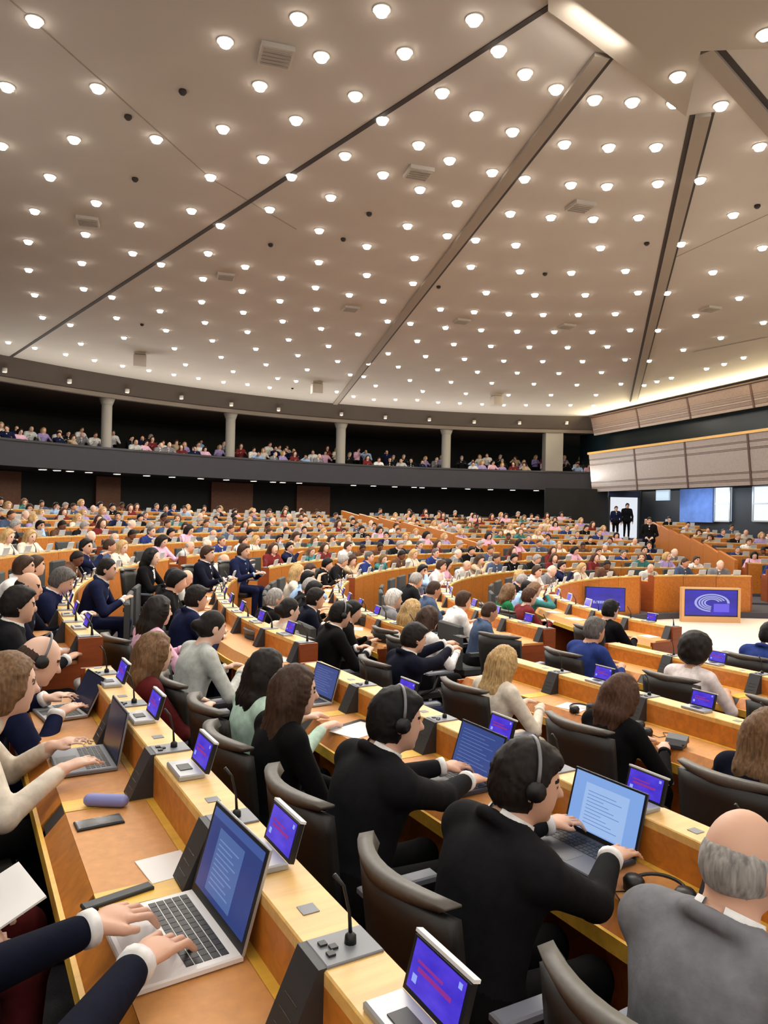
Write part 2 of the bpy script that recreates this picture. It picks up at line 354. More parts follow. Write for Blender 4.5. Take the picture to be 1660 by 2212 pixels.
# rostrum wall: two leaning panelled bands, dark glazed strip, openings below
W0 = at_y(1300, 1000, 39.0); W0.z = 0; WD = Vector((.282, -.959, 0)).normalized(); WN = Vector((-WD.y, WD.x, 0))*-1
if WN.x > 0: WN = -WN
def WP(s, z, out=0.0): return W0 + WD*s + WN*out + Vector((0, 0, z+CZ))
WLEN = 26.0
def wall_quad(mb, s0, s1, z0, z1, o0=0.0, o1=0.0, th=.12, mi=0):
    vs = [WP(s0, z0, o0), WP(s1, z0, o0), WP(s1, z1, o1), WP(s0, z1, o1), WP(s0, z0, o0-th), WP(s1, z0, o0-th), WP(s1, z1, o1-th), WP(s0, z1, o1-th)]
    return mb.add(vs, [(0,1,2,3),(4,7,6,5),(0,4,5,1),(1,5,6,2),(2,6,7,3),(3,7,4,0)], mi)
WPANEL = mat('grey_veneer', (146, 134, 127), .5, 'wood', scale=1.5, amt=.1)
WPANEL2 = mat('grey_veneer_dark', (116, 98, 90), .5, 'wood', scale=1.5, amt=.15)
SEAMW = mat('brown_seam', (72, 44, 34), .6)
mb = MB(); wall_quad(mb, -3, WLEN, 1.45, 5.4, -.5, -.5, .2); wr = struct(mb.build('wall_right', mat('dark_glazing', (14, 26, 30), .25)))
sx = [-.8]
for px in (1383, 1493, 1630):
    d = ray(px, 900); t = (W0.x*WD.y-W0.y*WD.x)/(d.x*WD.y-d.y*WD.x); p = Vector((d.x*t, d.y*t, 0)); sx.append((p-W0).dot(WD))
sx += [sx[-1]+4.2, sx[-1]+8.4, sx[-1]+12.6]
for i in range(len(sx)-1):
    a, b = sx[i]+.05, sx[i+1]-.05
    zs = [4.48, 4.6, 4.75, 4.82, 4.95, 5.0, 5.40]; 
    for j in range(len(zs)-1):
        f0 = (zs[j]-4.48)*.25; f1 = (zs[j+1]-4.48)*.25
        mb = MB(); wall_quad(mb, a, b, zs[j]+.006, zs[j+1]-.006, f0, f1, .08); mb.build('plank', [WPANEL, WPANEL2][j % 2], wr)
    zs = [1.45, 1.62, 1.7, 1.92, 1.98, 2.85, 2.92, 3.12, 3.18, 3.45]
    for j in range(len(zs)-1):
        f0 = (3.45-zs[j])*-.12+.3; f1 = (3.45-zs[j+1])*-.12+.3
        mb = MB(); wall_quad(mb, a, b, zs[j]+.006, zs[j+1]-.006, f0, f1, .08); mb.build('plank', [WPANEL, WPANEL2][j % 2], wr)
    mb = MB(); wall_quad(mb, b, b+.1, 4.48, 5.42, 0.02, .25, .1); wall_quad(mb, b, b+.1, 1.45, 3.45, .08, .32, .1); mb.build('post', SEAMW, wr)
mb = MB(); wall_quad(mb, -.8, WLEN, 5.40, 5.47, .3, .3, .5); mb.build('rail', SEAMW, wr)
mb = MB(); wall_quad(mb, -.8, WLEN, 3.45, 3.56, .36, .36, .6); mb.build('rail', mat('gold_rail', (216, 172, 96), .35), wr)
for i in range(6):
    s = 1.5+4*i; area('cove_lamp', WP(s, 5.28, .5), (4.0, .12), 260, WP(s, 5.62, 1.2), (1, .86, .55))
for i in range(4):
    s = 2+4*i; area('rail_lamp', WP(s, 4.3, .1), (3.6, .05), 9, WP(s, 3.4, .34), (1, .85, .6))
# lower openings behind the wall: recessed plane with bright windows, blue curtain, screen, doorway
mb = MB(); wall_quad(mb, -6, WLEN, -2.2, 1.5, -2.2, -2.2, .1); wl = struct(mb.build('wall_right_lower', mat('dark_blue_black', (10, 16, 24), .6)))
def wall_s(px, py, out):
    o = W0+WN*out; d = ray(px, py); t = (o.x*WD.y-o.y*WD.x)/(d.x*WD.y-d.y*WD.x); p = Vector((d.x*t, d.y*t, 0)); return (p-o).dot(WD), d.z*t
def wall_rect(name, x0, x1, y0, y1, out, m, th=.08, parent=None):
    s0, _ = wall_s(x0, y0, out); s1, _ = wall_s(x1, y0, out); zs = [wall_s((x0+x1)/2, y, out)[1] for y in (y0, y1)]
    mb = MB(); wall_quad(mb, s0, s1, zs[1], zs[0], out, out, th); return mb.build(name, m, parent), s0, s1, zs[1], zs[0]
DAY = mat('daylight_glass', (226, 240, 255), emit=1.25)
for i, (x0, x1) in enumerate(((1546, 1579), (1629, 1668))):
    o, s0, s1, z0, z1 = wall_rect('window_%d' % (i+1), x0, x1, 1050, 1126, -2.1, DAY); struct(o)
    for zz in (z0, (z0+z1)/2, z1):
        mb = MB(); wall_quad(mb, s0, s1, zz-.03, zz+.03, -2.06, -2.06, .06); mb.build('window_frame', SILVER, o)
    for ss in (s0, s1): mb = MB(); wall_quad(mb, ss-.04, ss+.04, z0, z1, -2.06, -2.06, .06); mb.build('window_frame', SILVER, o)
o, *_ = wall_rect('curtain', 1470, 1541, 1052, 1128, -2.0, mat('blue_curtain', (86, 116, 178), .8, 'noise', scale=3, amt=.15)); tag(o, 'blue curtain hanging below the panelled wall beside the bright window', 'curtain')
_s = wall_s(1510, 1090, -2.0)[0]; area('window_daylight', WP(_s, 1.2, -.7), (6, .6), 110, WP(_s, 0.0, -2.0), (.75, .87, 1))  # added bluish fill on the hall side, brightening the curtain
o, *_ = wall_rect('projection_screen', 1418, 1446, 1056, 1081, -1.0, mat('pale_screen', (190, 215, 235), emit=.7)); tag(o, 'small pale lit screen hung under the panelled wall', 'screen')
p = at_y(1347, 1116, 38.5); mb = MB(); mb.box(-.72, .72, -.05, .05, -1.1, 1.0)
d1 = struct(mb.build('door_1', mat('bright_doorway', (238, 242, 250), emit=.95), None, p)); 
for x in (-.76, .76): mb = MB(); mb.box(x-.05, x+.05, -.09, .07, -1.1, 1.05); mb.build('door_frame', DGREY, d1)
mb = MB(); mb.box(-.8, .8, -.09, .07, 1.0, 1.3); mb.build('door_frame', mat('navy_lintel', (28, 40, 74), .6), d1)
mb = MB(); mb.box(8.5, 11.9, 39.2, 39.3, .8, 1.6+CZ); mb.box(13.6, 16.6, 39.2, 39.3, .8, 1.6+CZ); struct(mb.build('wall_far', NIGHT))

# ================================================================== DESKS
PITCH_U = .725
SCR_BLUE = None
def screen_mat(name, base, hi, emit=1.0, sc_=(3, 3, 3)):       # lit display, soft procedural gradient
    m = bpy.data.materials.new(name); m.use_nodes = True; nt = m.node_tree; b = nt.nodes['Principled BSDF']
    tc = nt.nodes.new('ShaderNodeTexCoord'); no = nt.nodes.new('ShaderNodeTexNoise'); no.inputs['Scale'].default_value = 2.5
    nt.links.new(tc.outputs['Generated'], no.inputs['Vector'])
    mx = nt.nodes.new('ShaderNodeMix'); mx.data_type = 'RGBA'; mx.inputs[6].default_value = (*lin(base), 1); mx.inputs[7].default_value = (*lin(hi), 1)
    nt.links.new(no.outputs[0], mx.inputs[0]); nt.links.new(mx.outputs[2], b.inputs['Emission Color'])
    b.inputs['Emission Strength'].default_value = emit; b.inputs['Base Color'].default_value = (.01, .01, .015, 1); b.inputs['Roughness'].default_value = .25
    return m
SCR_A = screen_mat('monitor_display_violet', (44, 30, 190), (96, 70, 232))
SCR_MARK = mat('display_magenta_mark', (150, 40, 150), emit=.9)
SCR_DOT = mat('display_pale_mark', (150, 170, 250), emit=1.0)

def monitor_tree(loc, rz, label, group):
    """small hinged monitor: +x is the back (away from its user)"""
    e = empty('desk_monitor', loc, rz, label, 'monitor', group)
    if 'base' not in MON:
        b = MB(); b.box(0, .085, -.085, .085, 0, .016, b=.004); MON['base'] = b.mesh('base', SILVER)
        b = MB(); b.box(.018, .060, -.03, .03, .016, .0185); MON['inset'] = b.mesh('key_inset', BLACK)
        M = Matrix.Translation((.09, 0, .012)) @ Matrix.Rotation(R_(16), 4, 'Y')
        b = MB(); b.box(-.004, .010, -.088, .088, 0, .100, b=.003, M=M); MON['shell'] = b.mesh('shell', BLACK)
        b = MB(); b.box(-.003, .012, -.091, .091, .1005, .107, M=M); MON['top'] = b.mesh('top_edge', WHITEP)
        b = MB(); b.box(.0105, .0125, -.085, .085, .004, .099, M=M); MON['back'] = b.mesh('back_cover', SILVER)
        b = MB(); b.box(-.0055, -.0042, -.078, .078, .010, .094, M=M); MON['disp'] = b.mesh('display', SCR_A)
        b = MB(); b.box(-.0062, -.0056, -.05, .055, .046, .054, M=M); b.box(-.0062, -.0056, -.02, .06, .060, .065, M=M); MON['mark'] = b.mesh('display_mark', SCR_MARK)
        b = MB(); b.box(-.0062, -.0056, .052, .066, .024, .038, M=M); b.box(-.0062, -.0056, -.07, -.06, .078, .088, M=M); MON['dot'] = b.mesh('display_mark', SCR_DOT)
    inst('base', MON['base'], e); s = inst('screen_shell', MON['shell'], e)
    b = e.children[0]
    inst('key_inset', MON['inset'], b); inst('top_edge', MON['top'], s); inst('back_cover', MON['back'], s)
    inst('display', MON['disp'], s); inst('display_mark', MON['mark'], s); inst('display_mark', MON['dot'], s)
    return e
MON = {}
def mic_parts(parent, x, y, z_ledge, goose=True):
    """console at position y along the row: plate on the ledge, sloping speaker box, gooseneck microphone"""
    zt = z_ledge
    if 'plate' not in MIC:
        b = MB(); b.box(.006, .136, -.052, .052, 0, .006, b=.002); MIC['plate'] = b.mesh('console_plate', MGREY)
        b = MB()
        for dx, dy in ((.03, .02), (.03, -.02), (.045, 0)): b.box(dx-.008, dx+.008, dy-.008, dy+.008, .006, .011)
        MIC['key'] = b.mesh('console_key', DGREY)
        b = MB(); b.prism([(0.006, .004), (-.012, .004), (-.085, -.152), (0.0, -.152)], -.052, .052); MIC['box'] = b.mesh('speaker_box', DGREY)
        b = MB()
        for j in range(5): b.box(-.045-.012*j-.003, -.045-.012*j, -.03, .03, -.075-.0255*j, -.070-.0255*j)
        MIC['slot'] = b.mesh('speaker_slot', BLACK)
        b = MB(); b.tube([(.085, 0, .006), (.085, 0, .022), (.085, 0, .028)], [.013, .012, .005], 10); MIC['foot'] = b.mesh('microphone_foot', BLACK)
        b = MB(); b.tube([(.085, 0, .02), (.082, .002, .07), (.07, .006, .125), (.05, .012, .15)], [.0045, .0035, .0035, .0055], 6); MIC['neck'] = b.mesh('microphone', BLACK)
    for nm in ('plate', 'box'):
        o = inst({'plate': 'console_plate', 'box': 'speaker_box'}[nm], MIC[nm], parent, (x, y, zt))
        inst({'plate': 'console_key', 'box': 'speaker_slot'}[nm], MIC[{'plate': 'key', 'box': 'slot'}[nm]], o)
        if nm == 'plate' and goose: inst('microphone_foot', MIC['foot'], o); inst('microphone', MIC['neck'], o)
MIC = {}
ORD = {0: 'behind the standing-room row', -1: 'second', -2: 'third', -3: 'fourth', -4: 'fifth'}
DESK_LABEL = {0: 'long honey wood desk with white laptop and typing hands at its tan panels',
              -1: 'long honey wood desk where three dark-suited people work on laptops',
              -2: 'honey wood desk row used by the blonde woman and brown-haired woman in black',
              -3: 'honey wood desk row used by the woman in white floral blouse',
              -4: 'front desk row of honey wood used by the man in navy beside the cream floor'}
ROWP = {0: .725, -1: .86, -2: .85, -3: .9, -4: .85}
def straight_row(k):
    u0, zf = U0[k], ZK[k]
    e = empty('desk_row', UV(u0, 0, zf), SROT, DESK_LABEL[k], 'desk')
    v0, v1 = {0: -.45, -1: -.6, -2: 0.2, -3: 1.6, -4: 2.6}[k], VEND[k]
    phase = {0: 1.367, -1: 2.36, -2: 3.5, -3: 4.75, -4: 4.0}[k]; pit = ROWP[k]
    vm = [phase+pit*j for j in range(-6, 9) if v0+.1 < phase+pit*j < v1-.03]
    L, ZD = .91, .755
    # ledge boards between the consoles
    cuts = [v0]+vm+[v1]
    for a, b in zip(cuts[:-1], cuts[1:]):
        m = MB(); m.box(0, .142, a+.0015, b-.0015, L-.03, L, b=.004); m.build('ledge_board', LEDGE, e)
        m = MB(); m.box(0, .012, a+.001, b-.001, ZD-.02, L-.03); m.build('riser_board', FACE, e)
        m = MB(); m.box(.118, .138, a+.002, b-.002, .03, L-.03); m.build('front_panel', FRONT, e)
    # writing panels and divider strips
    w = .052
    segs = []; last = v0
    for v in vm: segs.append((last, v-w)); last = v+w
    segs.append((last, v1))
    for a, b in segs:
        if b-a < .05: continue
        m = MB(); m.box(-.298, -.028, a+.002, b-.002, ZD-.03, ZD); m.build('writing_panel', PANEL, e)
        m = MB(); m.box(-.027, 0, a+.002, b-.002, ZD-.03, ZD+.001); m.build('back_strip', STRIP, e)
        m = MB(); m.prism([(-.299, ZD), (-.299, ZD-.04), (-.362, ZD-.10), (-.366, ZD-.075)], a+.002, b-.002); m.build('front_flap', FACE, e)
    for v in vm:
        m = MB(); m.box(-.299, 0, v-w+.001, v+w-.001, ZD-.03, ZD+.002); m.build('divider_strip', STRIP, e)
        m = MB(); m.prism([(-.30, ZD-.005), (-.30, ZD-.05), (-.352, ZD-.10), (-.356, ZD-.07)], v-w+.004, v+w-.004); m.build('socket_box', DGREY, e)
        mic_parts(e, 0, v, L, goose=True)
        for j, dv in ((0, .17),):
            m = MB(); m.box(.045, .085, v+dv-.02, v+dv+.02, L, L+.002); m.build('card_slot', MGREY, e)
    m = MB(); m.box(-.378, -.364, v0, v1, ZD-.125, ZD-.07); m.build('edge_rail', STRIP, e)
    for v in (v0+.3, (v0+v1)/2, v1-.02):
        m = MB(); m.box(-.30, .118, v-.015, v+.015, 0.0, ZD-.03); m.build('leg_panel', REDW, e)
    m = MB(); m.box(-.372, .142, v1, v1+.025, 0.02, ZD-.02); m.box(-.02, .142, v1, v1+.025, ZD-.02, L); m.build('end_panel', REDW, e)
    return vm
MICV = {k: straight_row(k) for k in (0, -1, -2, -3, -4)}
MONL = {0: [(1.09, 'opposite the chair of the man wearing a headset'), (1.82, 'right behind the white laptop screen'), (2.54, 'opposite the lavender glasses case'), (3.27, 'behind the laptop of the cream blouse'), (3.99, 'behind the silver laptop of the balding man')],
        -1: [(1.07, 'before the bald man in grey'), (1.93, 'right behind the pale screen laptop'), (2.79, 'right behind the blue screen laptop'), (3.65, 'behind the white paper pad'), (4.5, 'behind the silver laptop at the aisle end')],
        -2: [(2.3, 'before the woman with long light brown hair'), (3.1, 'before the woman with brown bob'), (3.95, 'before the blonde woman in cream'), (4.8, 'at the aisle end past the blonde woman')],
        -3: [(3.4, 'before the woman beside the floral blouse'), (4.3, 'before the woman in floral blouse'), (5.2, 'before the grey-haired man in blue')],
        -4: [(4.0, 'of the front desk row by the cream floor')]}
for k in (0, -1, -2, -3, -4):
    for v in MICV[k]:
        vv = v+{0: .45, -1: -.43, -2: -.40, -3: -.45, -4: -.4}[k]
        p = UV(U0[k]+.012, vv, ZK[k]+.912)
        if vv < VEND[k]-.05 and in_view(p, 120):
            near = min(MONL[k], key=lambda q: abs(q[0]-vv))
            monitor_tree(p, SROT, 'small violet-lit monitor on the ledge '+near[1], {0: 'monitors on the white laptop desk', -1: 'monitors before the dark-suited group', -2: 'monitors before the blonde woman', -3: 'monitors before the floral blouse', -4: 'monitors on the front desk row'}[k])

# ---- curved rows beyond the aisle
ARC_LABEL = ['first block beyond the aisle', 'wide middle block', 'far block facing the cream floor', 'block beside the panelled wall']
NTH = {-4: 'innermost', -3: 'second', -2: 'third', -1: 'fourth', 0: 'fifth', 1: 'sixth', 2: 'seventh', 3: 'eighth', 4: 'ninth', 5: 'tenth', 6: 'outermost'}
SEATS = []                       # (k, angle, section)
LEDGE_SPOTS = []
for si, (ta, tb) in enumerate(SECT):
    for k in ks:
        R, zf = RK[k], ZK[k]; t0, t1 = ta, tb
        if si == 0 and k in (-2, -3): t0 = 27.0
        if si == 0 and k >= 1: t0 = 26.0
        if si == 0 and k == -4: t0 = 28.5
        if si == 3:
            while t1 < t0-4 and (polar(R+.9, t1, 0)-W0).dot(WN) < -1.3: t1 += .5
        step = math.degrees(PITCH_U/R); nU = max(1, int((t0-t1)/step)); step = (t0-t1)/nU
        if not any(in_view(polar(R, t0-(t0-t1)*i/12, zf+.9), 80) for i in range(13)): continue
        e = empty('curved_desk_row', (CC.x, CC.y, zf), 0, 'curved wooden desk row, %s from the cream floor, %s' % (NTH[k], ARC_LABEL[si]), 'desk')
        def loc(r, t, z): p = polar(r, t, z); return (p.x-CC.x, p.y-CC.y, z)
        def arc(prof, a, b, nn):
            m = MB(); kk = len(prof); vs = []
            for i in range(nn+1): vs += [loc(r, a+(b-a)*i/nn, z) for r, z in prof]
            fs = [(i*kk+j, i*kk+(j+1) % kk, (i+1)*kk+(j+1) % kk, (i+1)*kk+j) for i in range(nn) for j in range(kk)]
            fs += [tuple(range(kk)), tuple(range((nn+1)*kk-1, nn*kk-1, -1))]
            m.add(vs, fs); return m
        L, ZD = .91, .755
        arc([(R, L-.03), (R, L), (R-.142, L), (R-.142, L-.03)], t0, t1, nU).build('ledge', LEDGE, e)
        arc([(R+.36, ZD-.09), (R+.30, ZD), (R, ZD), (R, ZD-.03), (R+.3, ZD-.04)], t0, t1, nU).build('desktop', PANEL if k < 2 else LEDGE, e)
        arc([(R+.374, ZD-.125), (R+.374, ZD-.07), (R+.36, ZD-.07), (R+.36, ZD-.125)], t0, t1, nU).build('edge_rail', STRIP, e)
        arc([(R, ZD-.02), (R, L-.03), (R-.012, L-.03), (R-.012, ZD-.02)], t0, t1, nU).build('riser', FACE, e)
        zb = -.12 if k > -4 else ZWELL-zf
        fp = arc([(R-.116, zb), (R-.116, L-.03), (R-.138, L-.03), (R-.138, zb)], step/2*.985, -step/2*.985, 1).mesh('front_panel', FRONT)
        bx = MB(); bx.box(-.30, .116, -.014, .014, 0, ZD-.04); lg = bx.mesh('leg_panel', REDW)
        con = MB(); con.box(-.006, .13, -.05, .05, L, L+.006, 0); con.prism([(0, L+.003), (-.012, L+.003), (-.085, ZD), (0, ZD)], -.05, .05, 1)
        con.tube([(.085, 0, L), (.08, 0, L+.08), (.03, .01, L+.16)], [.012, .005, .006], 5, 1); conm = con.mesh('console', [MGREY, DGREY])
        for i in range(nU):
            t = t0-step*(i+.5)
            if not in_view(polar(R, t, zf+.8), 160): continue
            inst('front_panel', fp, e, (0, 0, 0), R_(t))
            tt = t0-step*(i+.02); o = inst('leg_panel', lg, e, loc(R, tt, 0), R_(tt))
            if k <= 2:
                tc = t0-step*(i+.08); inst('console', conm, e, loc(R, tc, 0), R_(tc))
            SEATS.append((k, t, si)); LEDGE_SPOTS.append((k, t-step*.1, si))
        for tt in (t0, t1):
            m = MB(); m.box(-.372, .142, -.02, .02, zb, ZD-.02); m.box(-.02, .142, -.02, .02, ZD-.02, L); m.build('end_panel', REDW, e, loc(R, tt, 0), R_(tt))

# radial wood walls along the far aisles
def radial_wall(label, th, r0, r1, h, lean=0):
    e = empty('aisle_wall', polar(r0, th, 0), 0, label, 'partition')
    m = int((r1-r0)/1.75)
    for i in range(m):
        a = r0+(r1-r0)*i/m; b = r0+(r1-r0)*(i+1)/m
        za = ZK[max([k for k in ks if RK[k]-.35 <= a] or [-4])]; zb = ZK[max([k for k in ks if RK[k]-.35 <= b-.1] or [-4])]
        p, q = polar(a+.01, th, 0), polar(b-.01, th, 0); d = (q-p).normalized(); s = Vector((-d.y, d.x, 0))*.05
        o0 = polar(r0, th, 0)
        vs = [p-s-o0, p+s-o0, q+s-o0, q-s-o0]; bot = min(za, zb)-.15
        vs = [v+Vector((0, 0, bot)) for v in vs]+[v+Vector((0, 0, z_+h)) for v, z_ in zip(vs, (za, za, zb+.08, zb+.08))]
        mb = MB(); mb.add(vs, [(0,3,2,1),(4,5,6,7),(0,1,5,4),(1,2,6,5),(2,3,7,6),(3,0,4,7)]); mb.build('panel', FRONT, e)
radial_wall('orange wood aisle wall sloping up between the middle and far blocks', -62.8, 13.0, 24.6, 1.05)
radial_wall('orange wood aisle wall beside the block next to the panelled wall', -98.6, 10.5, 24.6, .95)
radial_wall('low orange wood aisle wall beside the standing man', -90.4, 9.0, 24.6, .3)

# two big screens before the far barrier
def big_screen(label, x0, x1, y0, y1, Y, lean, stand, logo):
    a, b = at_y(x0, (y0+y1)/2, Y), at_y(x1, (y0+y1)/2, Y); top, bot = at_y((x0+x1)/2, y0, Y).z, at_y((x0+x1)/2, y1, Y).z
    wd = (b-a).length; h = top-bot; c = (a+b)/2
    e = empty('display_screen', (c.x, Y, ZWELL), lean, label, 'screen')
    z0 = bot-ZWELL
    m = MB(); m.box(-wd/2-.02, wd/2+.02, -.02, .06, z0-.02, z0+h+.02); m.build('bezel', BLACK, e)
    m = MB(); m.box(-wd/2, wd/2, -.026, -.021, z0, z0+h); dsp = m.build('display', screen_mat('big_display_blue', (12, 14, 110), (58, 48, 225), .9), e)
    if stand:
        FR = mat('pale_wood_frame', (206, 160, 110), .5)
        for x in (-wd/2-.08, wd/2+.02): m = MB(); m.box(x, x+.06, -.04, .1, 0, z0+h+.06); m.build('frame_post', FR, e)
        m = MB(); m.box(-wd/2-.02, wd/2+.02, -.04, .1, 0, z0-.03); m.build('frame_base', FR, e)
        m = MB(); m.box(-wd/2-.02, wd/2+.02, -.04, .1, z0+h+.02, z0+h+.06); m.build('frame_rail', FR, e)
    else:
        m = MB(); m.box(-.25, .25, -.1, .25, 0, .03); m.box(-.04, .04, .03, .09, .03, z0+.2); m.build('stand', DGREY, e)
    PALE = mat('logo_pale', (176, 182, 240), emit=.9); VIO = mat('logo_violet', (108, 92, 240), emit=.95)
    if logo:       # half-amphitheatre emblem: striped oval ring with a solid lower quarter
        cx, cz, A, B = .02, z0+h*.5, wd*.34, h*.36
        def ring(f0, f1, t0, t1, nm, mt):
            m = MB(); n = 24; vs = []
            for i in range(n+1):
                t = R_(t0+(t1-t0)*i/n); vs += [(cx+A*f0*math.cos(t), -.030, cz+B*f0*math.sin(t)), (cx+A*f1*math.cos(t), -.030, cz+B*f1*math.sin(t))]
            m.add(vs, [(2*i, 2*i+2, 2*i+3, 2*i+1) for i in range(n)]); m.build(nm, mt, dsp)
        for f0, f1 in ((.36, .46), (.52, .62), (.68, .78), (.86, 1.0)): ring(f0, f1, 20, 265, 'emblem_band', PALE)
        m = MB(); vs = [(cx+.04, -.031, cz-.02), (cx+A*.98, -.031, cz-.02), (cx+A*.98, -.031, cz-B), (cx+.04, -.031, cz-B)]; m.add(vs, [(0, 3, 2, 1)]); m.build('emblem_block', VIO, dsp)
        ring(.86, 1.0, -2, 20, 'emblem_band', PALE)
    else:
        m = MB()
        for j in range(11): m.box(-wd*.32+j*wd*.06, -wd*.32+j*wd*.06+wd*.045, -.03, -.027, z0+h*.3, z0+h*.42)
        m.build('caption', PALE, dsp)
big_screen('blue display screen with pale caption leaning before the far desks', 1268, 1348, 1270, 1318, 16.2, R_(-8), False, False)
big_screen('blue display screen with pale oval emblem in a pale wood frame', 1480, 1592, 1275, 1329, 17.6, 0, True, True)

# ================================================================== CHAIRS
def chair_proto():
    e = empty('conference_chair', (0, 0, 0), 0, 'x', 'chair')
    # backrest: shell curved in plan, leaning slightly, seen mostly from behind
    def shell(z0, z1, wf, t, off=0.0, nz=6):
        vs = []; fs = []; ny = 10
        for s_ in (0, 1):
            for i in range(nz+1):
                f = i/nz; z = z0+(z1-z0)*f
                for j in range(ny+1):
                    g = j/ny*2-1; wd = wf*(.86+.14*math.sin(min(1, f*1.6)*PI/2))
                    x = -.26-.05*(z-.45)/.5*1.2 + .085*g*g - s_*t + off; vs.append((x, g*wd/2, z-.012*(abs(g)**4 if i == nz else 0)))
        N = (nz+1)*(ny+1); q = lambda s_, i, j: s_*N+i*(ny+1)+j
        for i in range(nz):
            for j in range(ny):
                fs += [(q(0,i,j), q(0,i,j+1), q(0,i+1,j+1), q(0,i+1,j)), (q(1,i,j), q(1,i+1,j), q(1,i+1,j+1), q(1,i,j+1))]
        for j in range(ny): fs += [(q(0,nz,j), q(0,nz,j+1), q(1,nz,j+1), q(1,nz,j)), (q(0,0,j), q(1,0,j), q(1,0,j+1), q(0,0,j+1))]
        for i in range(nz): fs += [(q(0,i,0), q(0,i+1,0), q(1,i+1,0), q(1,i,0)), (q(0,i,ny), q(1,i,ny), q(1,i+1,ny), q(0,i+1,ny))]
        return vs, fs
    m = MB(); v, f = shell(.47, .945, .50, .045); m.add(v, f, 0, True); bk = m.build('backrest', LEATHER, e)
    m = MB(); v, f = shell(.945, .985, .50, .052, .004, 2); m.add(v, f, 0, True); m.build('top_trim', PIPING, bk)
    m = MB(); m.box(-.24, .25, -.245, .245, .40, .48, b=.025); m.build('seat', LEATHER, e)
    for s_ in (-1, 1):
        m = MB(); m.box(-.14, .17, s_*.28-.032, s_*.28+.032, .645, .668, b=.006); a = m.build('armrest', PAD, e)
        m = MB(); m.tube([(-.17, s_*.25, .45), (-.05, s_*.28, .5), (.0, s_*.28, .645)], .016, 8); m.build('arm_support', BLACK, a)
    m = MB(); m.tube([(0, 0, .05), (0, 0, .41)], .03, 10); m.build('pedestal', BLACK, e)
    for i in range(5):
        t = 2*PI*i/5; m = MB(); m.tube([(0, 0, .075), (math.cos(t)*.27, math.sin(t)*.27, .05)], [.025, .016], 6)
        lg = m.build('base_arm', BLACK, e)
        m = MB(); m.tube([(math.cos(t)*.27-.012*math.sin(t), math.sin(t)*.27+.012*math.cos(t), .026), (math.cos(t)*.27+.012*math.sin(t), math.sin(t)*.27-.012*math.cos(t), .026)], .026, 8); m.build('caster', BLACK, lg)
    return e
CH = chair_proto(); ch_used = [False]
def chair(loc, rz, label, group=None):
    if not ch_used[0]:
        ch_used[0] = True; CH.location = loc; CH.rotation_euler = (0, 0, rz); CH['label'] = label
        if group: CH['group'] = group
        return CH
    c = copy_tree(CH, loc, rz, label, group)
    if not group and 'group' in c: del c['group']
    return c
m = MB()        # plain far chair: seat, curved back, stem in one small mesh
m.box(-.24, .25, -.24, .24, .40, .48, b=.02); m.box(-.33, -.27, -.25, .25, .47, .97, b=.02); m.tube([(0, 0, 0), (0, 0, .41)], [.16, .03], 8)
for s_ in (-1, 1): m.box(-.2, .17, s_*.28-.03, s_*.28+.03, .62, .66)
FARCHAIR = m.mesh('far_chair', [mat('charcoal_fabric', (64, 66, 66), .8)])

